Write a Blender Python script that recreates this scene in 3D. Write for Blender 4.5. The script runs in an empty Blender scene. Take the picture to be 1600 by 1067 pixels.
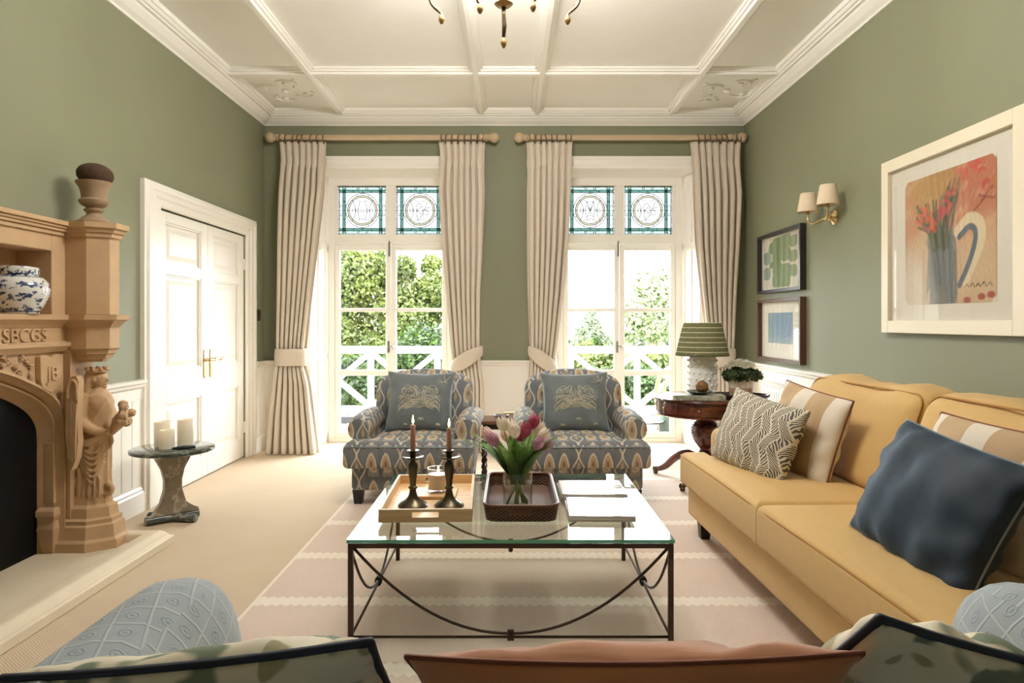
import bpy, bmesh, math, random
import numpy as np
from mathutils import Vector, Matrix, Euler

random.seed(7)
rng = np.random.default_rng(7)
scene = bpy.context.scene
COL = scene.collection
R = math.radians
PI = math.pi

# ------------------------------------------------------------------ camera
F, CX, CY, EYE = 1067.0, 798.0, 503.0, 1.25      # focal length and vanishing point in pixels of 1600x1067
cam = bpy.data.cameras.new('camera')
cam.sensor_width = 36.0
cam.lens = 36.0 * F / 1600.0
cam.shift_x = (800 - CX) / 1600.0
cam.shift_y = -(533.5 - CY) / 1600.0
cam.clip_start = 0.05
cam.clip_end = 400
camo = bpy.data.objects.new('camera', cam)
camo.location = (0, 0, EYE)
camo.rotation_euler = (R(90), 0, 0)
COL.objects.link(camo)
scene.camera = camo

# ------------------------------------------------------------------ world: bright overcast sky
SKY_STRENGTH = 22.0
world = bpy.data.worlds.new('overcast_sky')
scene.world = world
world.use_nodes = True
wn = world.node_tree
bg = wn.nodes['Background']
bg.inputs['Color'].default_value = (0.91, 0.96, 1.0, 1)
bg.inputs['Strength'].default_value = SKY_STRENGTH

def portal(name, x, y, z, w, h, into):
    l = bpy.data.lights.new(name, 'AREA')
    l.shape = 'RECTANGLE'; l.size = w; l.size_y = h
    l.cycles.is_portal = True
    o = bpy.data.objects.new(name, l)
    o.location = (x, y, z)
    o.rotation_euler = {'-y': (R(-90), 0, 0), '+y': (R(90), 0, 0), '-x': (R(90), 0, R(90))}[into]
    COL.objects.link(o)
portal('sky_portal', -1.2465, 7.24, 1.38, 1.25, 2.8, '-y')
portal('sky_portal', 1.13, 7.24, 1.38, 1.25, 2.8, '-y')

vs = scene.view_settings
vs.view_transform = 'Standard'
vs.look = 'None'
vs.exposure = 0.45
vs.gamma = 1.0
vs.use_curve_mapping = False
cy = scene.cycles
cy.max_bounces = 12; cy.diffuse_bounces = 7; cy.glossy_bounces = 4
cy.transparent_max_bounces = 16; cy.transmission_bounces = 6
cy.caustics_reflective = False; cy.caustics_refractive = False
cy.sample_clamp_indirect = 6.0
cy.use_denoising = True

def wx(px, D): return (px - CX) / F * D
def wz(py, D): return EYE - (py - CY) / F * D

# ------------------------------------------------------------------ colours and procedural materials
def lin(c):
    c = c / 255.0
    return c / 12.92 if c <= 0.04045 else ((c + 0.055) / 1.055) ** 2.4
def rgb(r, g, b): return (lin(r), lin(g), lin(b), 1.0)

class X:
    """a scalar socket with arithmetic"""
    def __init__(s, m, o): s.m, s.o = m, o
    def _b(s, op, a, b): return s.m.math(op, a, b)
    def __add__(s, b): return s._b('ADD', s, b)
    def __radd__(s, b): return s._b('ADD', b, s)
    def __sub__(s, b): return s._b('SUBTRACT', s, b)
    def __rsub__(s, b): return s._b('SUBTRACT', b, s)
    def __mul__(s, b): return s._b('MULTIPLY', s, b)
    def __rmul__(s, b): return s._b('MULTIPLY', b, s)
    def __truediv__(s, b): return s._b('DIVIDE', s, b)
    def abs(s): return s._b('ABSOLUTE', s, 0)
    def fract(s): return s._b('FRACT', s, 0)
    def floor(s): return s._b('FLOOR', s, 0)
    def sin(s): return s._b('SINE', s, 0)
    def sqrt(s): return s._b('SQRT', s, 0)
    def lt(s, b): return s._b('LESS_THAN', s, b)
    def gt(s, b): return s._b('GREATER_THAN', s, b)
    def max(s, b): return s._b('MAXIMUM', s, b)
    def min(s, b): return s._b('MINIMUM', s, b)
    def mod(s, b): return s._b('FLOORED_MODULO', s, b)

class Mat:
    def __init__(s, name):
        s.mat = bpy.data.materials.new(name)
        s.mat.use_nodes = True
        s.nt = s.mat.node_tree
        s.bsdf = s.nt.nodes['Principled BSDF']
        s.out = s.nt.nodes['Material Output']
        s.box = False
    def new(s, t, **kw):
        n = s.nt.nodes.new(t)
        for k, v in kw.items(): setattr(n, k, v)
        return n
    def put(s, sock, v):
        if isinstance(v, X): s.nt.links.new(v.o, sock)
        elif hasattr(v, 'is_output'): s.nt.links.new(v, sock)
        else: sock.default_value = v
    def math(s, op, a, b=0.0):
        n = s.new('ShaderNodeMath', operation=op)
        s.put(n.inputs[0], a); s.put(n.inputs[1], b)
        return X(s, n.outputs[0])
    def coords(s, kind='Object'):
        n = s.new('ShaderNodeTexCoord')
        sp = s.new('ShaderNodeSeparateXYZ')
        s.nt.links.new(n.outputs[kind], sp.inputs[0])
        return [X(s, sp.outputs[i]) for i in range(3)]
    def vec(s, x, y, z=0.0):
        n = s.new('ShaderNodeCombineXYZ')
        for i, v in enumerate((x, y, z)): s.put(n.inputs[i], v)
        return n.outputs[0]
    def tc(s, kind='Object'): return s.new('ShaderNodeTexCoord').outputs[kind]
    def noise(s, scale, detail=3.0, vec=None, rough=0.55):
        n = s.new('ShaderNodeTexNoise')
        n.inputs['Scale'].default_value = scale
        n.inputs['Detail'].default_value = detail
        n.inputs['Roughness'].default_value = rough
        s.nt.links.new(vec if vec is not None else s.tc(), n.inputs['Vector'])
        return X(s, n.outputs['Fac'])
    def voro(s, scale, vec=None, feature='F1'):
        n = s.new('ShaderNodeTexVoronoi', feature=feature)
        n.inputs['Scale'].default_value = scale
        s.nt.links.new(vec if vec is not None else s.tc(), n.inputs['Vector'])
        return X(s, n.outputs['Distance'])
    def mix(s, f, a, b):
        n = s.new('ShaderNodeMix', data_type='RGBA')
        s.put(n.inputs[0], f); s.put(n.inputs[6], a); s.put(n.inputs[7], b)
        return n.outputs[2]
    def smooth(s, v, a, b, lo=0.0, hi=1.0):
        n = s.new('ShaderNodeMapRange', interpolation_type='SMOOTHSTEP')
        s.put(n.inputs[0], v)
        for i, q in zip((1, 2, 3, 4), (a, b, lo, hi)): n.inputs[i].default_value = q
        return X(s, n.outputs[0])
    def bump(s, h, strength=0.3, dist=0.01):
        n = s.new('ShaderNodeBump')
        n.inputs['Strength'].default_value = strength
        n.inputs['Distance'].default_value = dist
        s.put(n.inputs['Height'], h)
        s.nt.links.new(n.outputs[0], s.bsdf.inputs['Normal'])
    def set(s, **kw):
        names = dict(color='Base Color', rough='Roughness', metal='Metallic', sheen='Sheen Weight',
                     spec='Specular IOR Level', coat='Coat Weight', trans='Transmission Weight',
                     sheen_tint='Sheen Tint', sss='Subsurface Weight', emit='Emission Color', estr='Emission Strength')
        for k, v in kw.items(): s.put(s.bsdf.inputs[names[k]], v)
        return s

def shade(c, k): return (min(1, c[0] * k), min(1, c[1] * k), min(1, c[2] * k), 1)

def plain(name, c, rough=0.55, var=0.10, scale=6.0, bump=0.0, bscale=60.0, **kw):
    m = Mat(name)
    n = m.noise(scale, 4)
    m.set(color=m.mix(n, shade(c, 1 - var), shade(c, 1 + var)), rough=rough, **kw)
    if bump: m.bump(m.noise(bscale, 3), bump, 0.004)
    return m

M = {}
M['green'] = plain('sage_green_paint', rgb(130, 132, 106), 0.62, 0.04, 3, 0.05, 250)
M['white'] = plain('cream_gloss_paint', rgb(242, 238, 230), 0.38, 0.02, 4)
M['ceiling'] = plain('cream_ceiling_paint', rgb(240, 238, 231), 0.7, 0.02, 3)
M['stone'] = plain('carved_sandstone', rgb(192, 160, 122), 0.75, 0.14, 9, 0.25, 70)
M['hearth'] = plain('pale_hearth_stone', rgb(216, 202, 176), 0.7, 0.09, 7, 0.2, 60)
M['black'] = plain('black_iron', rgb(9, 9, 10), 0.6, 0.3, 5, spec=0.15)
M['curtain'] = plain('cream_linen', rgb(212, 199, 182), 0.85, 0.05, 40, 0.15, 500, sheen=0.2)
M['pole'] = plain('limed_wood_pole', rgb(190, 168, 138), 0.4, 0.15, 12)
M['ring'] = plain('bronze_ring', rgb(122, 98, 70), 0.4, 0.15, 20, metal=0.4)
M['brass'] = plain('polished_brass', rgb(206, 180, 132), 0.25, 0.06, 20, metal=1.0)
M['bronze'] = plain('antique_bronze', rgb(92, 76, 54), 0.36, 0.25, 18, metal=0.85)
M['gilt'] = plain('antique_gilt', rgb(150, 116, 66), 0.4, 0.3, 25, metal=0.6)
M['iron'] = plain('brown_wrought_iron', rgb(66, 50, 40), 0.42, 0.35, 25, metal=0.7)
M['pewter'] = plain('aged_pewter', rgb(86, 78, 62), 0.28, 0.22, 14, metal=0.85)
M['darkwood'] = plain('dark_stained_wood', rgb(48, 30, 22), 0.35, 0.3, 14)
M['ebony'] = plain('black_wood_leg', rgb(28, 22, 20), 0.4, 0.2, 10)
M['wax'] = plain('ivory_wax', rgb(246, 240, 222), 0.45, 0.03, 10, sss=0.2)
M['wax'].bsdf.inputs['Subsurface Scale'].default_value = 0.06
M['pinkwax'] = plain('taupe_wax', rgb(178, 138, 116), 0.42, 0.05, 10, sss=0.1)
M['navypipe'] = plain('navy_piping', rgb(28, 34, 52), 0.7, 0.15, 60)
M['greypipe'] = plain('pale_grey_piping', rgb(120, 134, 142), 0.6, 0.1, 60)
M['brownpipe'] = plain('brown_piping', rgb(112, 62, 36), 0.7, 0.12, 60)
M['mustardpipe'] = plain('mustard_piping', rgb(170, 124, 62), 0.8, 0.1, 60)
M['thread'] = plain('cream_thread', rgb(206, 200, 176), 0.7, 0.1, 80)
M['paper'] = plain('white_paper', rgb(238, 234, 226), 0.5, 0.03, 12)
M['matboard'] = plain('ivory_mat_board', rgb(236, 230, 214), 0.8, 0.02, 12)
M['cover'] = plain('glossy_magazine_cover', rgb(232, 228, 222), 0.12, 0.06, 5, coat=0.6)
M['blackplastic'] = plain('black_plastic', rgb(22, 24, 26), 0.4, 0.2, 30)
M['steel'] = plain('brushed_steel', rgb(190, 188, 182), 0.25, 0.08, 20, metal=1.0)
M['ceramic'] = plain('white_glazed_ceramic', rgb(244, 244, 240), 0.18, 0.03, 15)
M['greenglaze'] = plain('dark_green_glaze', rgb(60, 72, 56), 0.25, 0.2, 15)
M['shade'] = plain('oatmeal_lampshade', rgb(226, 206, 178), 0.8, 0.05, 60, 0.1, 400)
M['stem'] = plain('tulip_stem_green', rgb(156, 182, 104), 0.5, 0.15, 12)
M['outwhite'] = plain('white_exterior_paint', rgb(236, 236, 230), 0.5, 0.03, 5)
M['bark'] = plain('grey_bark', rgb(106, 94, 80), 0.9, 0.3, 8, 0.4, 30)
M['lawn'] = plain('lawn_grass', rgb(84, 98, 46), 0.9, 0.3, 2)
M['rattan'] = plain('rattan_cane', rgb(168, 128, 88), 0.6, 0.2, 30)
M['binmetal'] = plain('dark_green_metal', rgb(62, 78, 66), 0.5, 0.1, 10)
M['gutter'] = plain('grey_lead_gutter', rgb(36, 35, 33), 0.7, 0.15, 10)
M['lead'] = plain('lead_came', rgb(70, 66, 60), 0.5, 0.2, 20, metal=0.3)
M['rustpipe'] = plain('rust_velvet_edge', rgb(120, 62, 36), 0.7, 0.15, 30)
M['flame'] = Mat('candle_flame').set(color=(1, .7, .3, 1), emit=(1.0, 0.62, 0.25, 1), estr=14.0)
M['wick'] = plain('burnt_wick', rgb(30, 26, 22), 0.9)
M['chand_bulb'] = Mat('warm_bulb').set(color=(1, .9, .75, 1), emit=(1.0, 0.8, 0.55, 1), estr=12.0)

def glassy(name, tint, gloss=0.09, rough=0.01, tcol=None):
    m = Mat(name)
    m.nt.nodes.remove(m.bsdf)
    t = m.new('ShaderNodeBsdfTransparent'); t.inputs[0].default_value = tint
    g = m.new('ShaderNodeBsdfGlossy'); g.inputs['Roughness'].default_value = rough
    ge = m.new('ShaderNodeNewGeometry')
    dp = m.new('ShaderNodeVectorMath', operation='DOT_PRODUCT')
    m.nt.links.new(ge.outputs['Normal'], dp.inputs[0]); m.nt.links.new(ge.outputs['Incoming'], dp.inputs[1])
    c1 = 1.0 - X(m, dp.outputs['Value']).abs()
    c2 = c1 * c1
    k = c2 * c2 * c1 * (1.0 - gloss) + gloss
    mx = m.new('ShaderNodeMixShader')
    m.put(mx.inputs[0], k.min(1.0))
    m.nt.links.new(t.outputs[0], mx.inputs[1]); m.nt.links.new(g.outputs[0], mx.inputs[2])
    m.nt.links.new(mx.outputs[0], m.out.inputs[0])
    return m
M['pane'] = glassy('window_glass', (0.985, 0.99, 0.985, 1), 0.03)
M['leadpane'] = glassy('obscured_leaded_glass', (0.27, 0.27, 0.265, 1), 0.03)
M['tealglass'] = glassy('teal_stained_glass', (0.30, 0.47, 0.44, 1), 0.03)
M['aquaglass'] = glassy('pale_aqua_glass', (0.68, 0.80, 0.76, 1), 0.03)
M['amberglass'] = glassy('pale_amber_glass', (0.58, 0.50, 0.36, 1), 0.03)
M['tableglass'] = glassy('table_glass', (0.90, 0.95, 0.92, 1), 0.06)
M['glassedge'] = plain('green_glass_edge', rgb(104, 176, 150), 0.1, 0.15, 12)
M['vaseglass'] = glassy('clear_vase_glass', (0.985, 0.99, 0.985, 1), 0.05)
M['water'] = glassy('vase_water', (0.97, 0.985, 0.955, 1), 0.03)
M['picglass'] = glassy('picture_glass', (0.98, 0.98, 0.98, 1), 0.04)

def m_sisal():
    m = Mat('sisal_carpet')
    x, y, z = m.coords()
    w = (x * 420.0 + (y * 900.0).sin() * 0.5).sin() * (y * 520.0).sin()
    n = m.noise(2.5, 4); n2 = m.noise(160, 2)
    c = m.mix(n, rgb(200, 180, 154), rgb(214, 196, 170))
    c = m.mix(m.smooth(w * 0.5 + n2, 0.2, 1.0, 0.0, 0.45), c, rgb(166, 142, 112))
    m.set(color=c, rough=0.95); m.bump(w, 0.35, 0.003)
    return m
M['sisal'] = m_sisal()
def m_rug():
    m = Mat('flatweave_rug')
    x, y, z = m.coords()
    zig = ((x / 0.042).fract() - 0.5).abs() * 0.045
    d = ((y + 0.235) / 0.595).fract() - 0.5
    band = m.smooth((d * 0.595).abs() + zig - 0.011, 0.040, 0.048, 1.0, 0.0)
    edge = x.lt(-1.128)
    weave = (x * 700.0).sin() * (y * 560.0).sin()
    n = m.noise(3.0, 4); n2 = m.noise(140, 2)
    base = m.mix(n, rgb(210, 191, 175), rgb(222, 204, 190))
    base = m.mix(m.smooth(n2, .35, .75, 0, .35), base, rgb(178, 152, 132))
    c = m.mix(band.max(edge) * 0.85, base, rgb(236, 226, 210))
    m.set(color=c, rough=0.95); m.bump(weave, 0.3, 0.002)
    return m
M['rug'] = m_rug()
def m_ikat():
    m = Mat('ikat_linen'); m.box = True
    u, v, _ = m.coords('UV')
    jit = (m.noise(1.0, 2, m.vec(u * 420.0, v * 6.0)) - 0.5) * 0.035
    W, H = 0.098, 0.20
    vv = v + jit
    cell = (u / W).floor()
    odd = cell.mod(3.0).gt(1.5)
    cu = (u / W).fract() - 0.5
    cv = ((vv + 0.005) / H).fract() - 0.5
    wid = 0.38 - cv * 0.34
    d = ((cu / wid) * (cu / wid) + (cv / 0.40) * (cv / 0.40)).sqrt()
    drop1 = m.smooth(d, 0.88, 0.98, 1, 0); drop2 = m.smooth(d, 0.66, 0.74, 1, 0); drop3 = m.smooth(d, 0.22, 0.32, 1, 0)
    fr = ((cu * 9.0).fract() - 0.5).abs().gt(0.28) * cv.lt(-0.30) * cu.abs().lt(0.36)
    ogee = (((cu.abs() - 0.02) - ((vv / H * 2 * PI).sin() * 0.5 + 0.5) * 0.40).abs()).lt(0.055)
    loz = (cu.abs() * 1.5 + (cv + 0.12).abs()).lt(0.22)
    navy = m.mix(m.noise(5, 2, m.vec(u * 12, v * 1.4)), rgb(86, 89, 95), rgb(126, 129, 133))
    cream, tan, brown = rgb(204, 196, 178), rgb(176, 152, 118), rgb(128, 104, 92)
    a = m.mix(drop1, navy, cream); a = m.mix(drop2, a, tan); a = m.mix(drop3, a, brown); a = m.mix(fr * 0.8, a, cream)
    b = m.mix(ogee, navy, cream); b = m.mix(loz, b, tan)
    m.set(color=m.mix(odd, a, b), rough=0.85, sheen=0.1)
    m.bump(m.noise(500, 2), 0.15, 0.002)
    return m
M['ikat'] = m_ikat()
M['bluevelvet'] = plain('slate_blue_velvet', rgb(98, 106, 108), 0.75, 0.16, 12, 0.1, 200, sheen=0.5)
M['navyvelvet'] = plain('navy_velvet', rgb(12, 32, 50), 0.7, 0.2, 9, 0.1, 200, sheen=0.35)
M['navyvelvet'].set(sheen_tint=rgb(120, 160, 190))
M['mustard'] = plain('mustard_linen', rgb(202, 166, 104), 0.88, 0.07, 30, 0.25, 420, sheen=0.15)
def m_rust():
    m = Mat('rust_velvet')
    x, y, z = m.coords()
    n = m.noise(5, 4, m.vec(x * 0.5, y * 2.0, z * 2.0))
    m.set(color=m.mix(n, rgb(158, 90, 50), rgb(212, 148, 98)), rough=0.75, sheen=0.6)
    m.bump(n, 0.4, 0.02)
    return m
M['rust'] = m_rust()
def m_fern():
    m = Mat('black_leaf_print_linen'); m.box = True
    u, v, _ = m.coords('UV')
    s = 0.10
    zz = ((v / 0.16).fract() - 0.5).abs() * 0.09
    uu = (u + zz) / (s * 1.15)
    cu = uu.fract() - 0.5
    vein = cu.abs().lt(0.05).max(cu.abs().gt(0.47))
    leaf = ((v * 66.0 - cu.abs() * 7.0 + m.noise(30, 1) * 1.5).fract()).gt(0.45)
    ink = (1.0 - vein) * leaf
    m.set(color=m.mix(ink * 0.92, rgb(214, 204, 182), rgb(46, 46, 46)), rough=0.85)
    m.bump(m.noise(400, 2), 0.15, 0.002)
    return m
M['fern'] = m_fern()
def m_stripe():
    m = Mat('beige_stripe_linen'); m.box = True
    u, v, _ = m.coords('UV')
    k = ((u + 0.09) / 0.27).fract()
    st = k.gt(0.42)
    n = m.noise(200, 2)
    a = m.mix(n, rgb(176, 148, 112), rgb(192, 164, 128)); b = m.mix(n, rgb(216, 204, 186), rgb(226, 216, 200))
    m.set(color=m.mix(st, b, a), rough=0.88); m.bump(m.noise(500, 2), 0.15, 0.002)
    return m
M['stripe'] = m_stripe()
def m_floral():
    m = Mat('green_botanical_print'); m.box = True
    u, v, _ = m.coords('UV')
    q = m.vec(u * 1.0, v * 2.2)
    n = m.noise(5.0, 2, q); n2 = m.noise(7.5, 2, m.vec(u + 3.1, v * 1.6 + 1.7))
    cream = rgb(226, 218, 196)
    c = m.mix(m.smooth(n, .53, .56), cream, rgb(120, 132, 112))
    c = m.mix(m.smooth(n, .62, .65), c, rgb(62, 78, 60))
    c = m.mix(m.smooth(n2, .60, .63), c, rgb(168, 162, 128))
    m.set(color=c, rough=0.85)
    return m
M['floral'] = m_floral()
def m_damask():
    m = Mat('pale_blue_diamond_weave'); m.box = True
    u, v, _ = m.coords('UV')
    s = 0.062
    a = (u + v * 0.35) / s; b = (v * 0.9 - u * 0.25) / s
    fa = (a.fract() - 0.5).abs(); fb = (b.fract() - 0.5).abs()
    ln = m.smooth(fa.max(fb), 0.43, 0.49)
    fa2 = fa * fa; fb2 = fb * fb
    ring = (((fa2 + fb2).sqrt() * 46.0).sin() * 0.5 + 0.5) * m.smooth((fa2 + fb2).sqrt(), 0.20, 0.32, 1, 0)
    n = m.noise(14, 3)
    c = m.mix(n, rgb(140, 152, 160), rgb(166, 176, 182))
    c = m.mix(ln * 0.55, c, rgb(196, 202, 202)); c = m.mix(ring * 0.35, c, rgb(118, 132, 144))
    m.set(color=c, rough=0.85, sheen=0.3); m.bump(ln + ring * 0.5, 0.5, 0.004)
    return m
M['damask'] = m_damask()
def m_wood(name, c1, c2, axis='x', rough=0.45, sc=1.0):
    m = Mat(name)
    x, y, z = m.coords()
    k = dict(x=(2, 30, 30), y=(30, 2, 30), z=(30, 30, 2))[axis]
    n = m.noise(1.0 * sc, 4, m.vec(x * k[0], y * k[1], z * k[2]))
    m.set(color=m.mix(m.smooth(n, .3, .7), c1, c2), rough=rough)
    return m
M['traywood'] = m_wood('pale_ash_wood', rgb(214, 178, 130), rgb(234, 206, 164), 'x')
M['boardwood'] = m_wood('light_board_wood', rgb(196, 150, 104), rgb(214, 174, 128), 'x')
M['mahogany'] = m_wood('polished_mahogany', rgb(58, 24, 16), rgb(112, 52, 34), 'x', 0.14)
M['mahogany'].set(coat=0.5)
M['sidewood'] = m_wood('brown_oak', rgb(84, 52, 36), rgb(116, 76, 54), 'x', 0.3)
def m_wicker():
    m = Mat('dark_wicker'); m.box = True
    u, v, _ = m.coords('UV')
    w = (u * 330.0).sin() * (v * 480.0).sin()
    m.set(color=m.mix(m.smooth(w, -.4, .6), rgb(38, 20, 12), rgb(122, 82, 58)), rough=0.5)
    m.bump(w, 0.6, 0.003)
    return m
M['wicker'] = m_wicker()
def m_marble(name, c1, c2, vein, rough=0.15, scale=7.0):
    m = Mat(name)
    n = m.noise(scale, 6); d = m.noise(scale * 0.6, 5)
    c = m.mix(m.smooth(n, .3, .7), c1, c2)
    m.set(color=m.mix(m.smooth((d - 0.5).abs(), 0.0, 0.03, 0.8, 0), c, vein), rough=rough)
    return m
M['marbletop'] = m_marble('dark_green_marble', rgb(40, 48, 42), rgb(72, 80, 70), rgb(130, 134, 120), 0.06)
M['marbleleg'] = m_marble('grey_marble', rgb(122, 112, 96), rgb(150, 140, 122), rgb(186, 178, 160), 0.3, 10)
M['marblefoot'] = m_marble('green_black_marble', rgb(46, 54, 50), rgb(88, 94, 86), rgb(150, 152, 140), 0.25)
M['marblebox'] = m_marble('green_veined_marble', rgb(120, 124, 108), rgb(190, 190, 174), rgb(76, 82, 68), 0.3, 22)
def m_jar():
    m = Mat('blue_white_porcelain')
    x, y, z = m.coords()
    ang = m.math('ARCTAN2', x, y)
    n = m.noise(1.0, 4, m.vec(ang * 3.2, z * 40.0, 3.0), 0.65)
    n2 = m.noise(1.0, 2, m.vec(ang * 22.0, z * 120.0, 9.0))
    band = ((z / 0.056).fract() - 0.5).abs()
    ink = m.smooth(n + (0.25 - band) * 0.25, .52, .57)
    rings = (z - 0.012).abs().lt(0.0025).max((z - 0.178).abs().lt(0.002))
    c = m.mix(ink, rgb(222, 222, 216), m.mix(n2, rgb(20, 32, 62), rgb(60, 84, 124)))
    m.set(color=m.mix(rings, c, rgb(40, 60, 100)), rough=0.12, coat=0.4)
    return m
M['jar'] = m_jar()
def m_pleatshade():
    m = Mat('green_striped_pleated_shade')
    x, y, z = m.coords()
    n = m.noise(40, 2)
    st = ((z + (n - 0.5) * 0.006) / 0.038).fract().lt(0.13)
    m.set(color=m.mix(st, m.mix(n, rgb(92, 94, 62), rgb(116, 116, 80)), rgb(214, 206, 172)), rough=0.85)
    return m
M['pleatshade'] = m_pleatshade()
def m_leaf(name, c1, c2, sc=3.0, trans=0.45):
    m = Mat(name)
    n = m.noise(sc, 3); n2 = m.noise(sc * 9, 1)
    c = m.mix(m.smooth(n * 0.6 + n2 * 0.4, .35, .65), c1, c2)
    m.set(color=c, rough=0.6)
    t = m.new('ShaderNodeBsdfTranslucent'); m.put(t.inputs[0], c)
    mx = m.new('ShaderNodeMixShader'); mx.inputs[0].default_value = trans
    m.nt.links.new(m.bsdf.outputs[0], mx.inputs[1]); m.nt.links.new(t.outputs[0], mx.inputs[2])
    m.nt.links.new(mx.outputs[0], m.out.inputs[0])
    return m
M['leaf_mid'] = m_leaf('fresh_leaves', rgb(36, 52, 14), rgb(80, 98, 34))
M['leaf_dark'] = m_leaf('dense_dark_leaves', rgb(20, 32, 9), rgb(60, 82, 26))
M['leaf_yellow'] = m_leaf('yellow_green_leaves', rgb(48, 58, 20), rgb(98, 108, 46))
M['leaf_hazed'] = m_leaf('haze_paled_leaves', rgb(124, 136, 96), rgb(158, 166, 130), 1.0)  # distance haze and bloom painted in as a paler leaf colour
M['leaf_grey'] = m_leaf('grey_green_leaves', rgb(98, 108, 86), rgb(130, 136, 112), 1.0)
M['tulipleaf'] = m_leaf('tulip_leaves', rgb(84, 120, 56), rgb(128, 164, 88), 8.0, 0.35)
M['mumleaf'] = m_leaf('dark_pot_leaves', rgb(34, 50, 26), rgb(66, 84, 44), 20.0, 0.2)
M['mumflower'] = m_leaf('white_petals', rgb(226, 222, 204), rgb(244, 242, 232), 20.0, 0.3)
M['tulip_white'] = m_leaf('cream_tulip_petals', rgb(240, 226, 206), rgb(246, 238, 226), 10.0, 0.3)
M['tulip_pink'] = m_leaf('blush_tulip_petals', rgb(226, 180, 178), rgb(244, 220, 210), 20.0, 0.3)
M['tulip_mauve'] = m_leaf('mauve_tulip_petals', rgb(186, 130, 160), rgb(222, 184, 196), 20.0, 0.3)
M['tulip_rose'] = m_leaf('rose_tulip_petals', rgb(150, 50, 84), rgb(196, 96, 120), 20.0, 0.3)
M['moss'] = plain('brown_dried_moss', rgb(70, 48, 34), 0.95, 0.35, 60, 0.9, 160)
M['urn'] = plain('weathered_terracotta', rgb(150, 126, 100), 0.75, 0.3, 14, 0.3, 60)
M['woven'] = plain('woven_brown_twine', rgb(128, 92, 54), 0.8, 0.3, 70, 0.8, 120)
def m_potglaze():
    m = Mat('ribbed_dipped_pot')
    x, y, z = m.coords()
    n = m.noise(30, 2)
    m.set(color=m.mix(m.smooth(z, 0.070, 0.074), m.mix(n, rgb(196, 160, 128), rgb(206, 172, 140)), rgb(226, 216, 198)), rough=0.4)
    return m
M['pot'] = m_potglaze()
def m_vcol(name, rough=0.8):
    m = Mat(name)
    a = m.new('ShaderNodeVertexColor'); a.layer_name = 'paint'
    m.set(color=a.outputs[0], rough=rough)
    return m
M['paint'] = m_vcol('painted_print')
M['tileblack'] = plain('dark_slate_tile', rgb(46, 46, 46), 0.5, 0.15, 6)
M['tilewhite'] = plain('white_tile', rgb(112, 111, 108), 0.5, 0.06, 6)
M['frameblack'] = plain('black_picture_frame', rgb(34, 30, 28), 0.35, 0.2, 20)
M['framebrown'] = plain('walnut_picture_frame', rgb(82, 54, 42), 0.35, 0.2, 20)
M['frameivory'] = plain('ivory_picture_frame', rgb(234, 224, 200), 0.45, 0.03, 10)
M['dishblack'] = plain('black_spotted_dish', rgb(120, 118, 112), 0.3, 0.9, 160)

# ------------------------------------------------------------------ geometry helpers
def box_uv(me):
    n = len(me.polygons); nl = len(me.loops)
    uv = me.uv_layers.new(name='UVMap')
    nor = np.empty(n * 3, np.float32); me.polygons.foreach_get('normal', nor); nor = np.abs(nor.reshape(-1, 3))
    tot = np.empty(n, np.int32); me.polygons.foreach_get('loop_total', tot)
    vi = np.empty(nl, np.int32); me.loops.foreach_get('vertex_index', vi)
    co = np.empty(len(me.vertices) * 3, np.float32); me.vertices.foreach_get('co', co); co = co.reshape(-1, 3)
    ax = np.repeat(np.argmax(nor, 1), tot)
    p = co[vi]
    u = np.where(ax == 0, p[:, 1], p[:, 0]); v = np.where(ax == 2, p[:, 1], p[:, 2])
    uv.data.foreach_set('uv', np.stack([u, v], 1).astype(np.float32).ravel())

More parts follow.
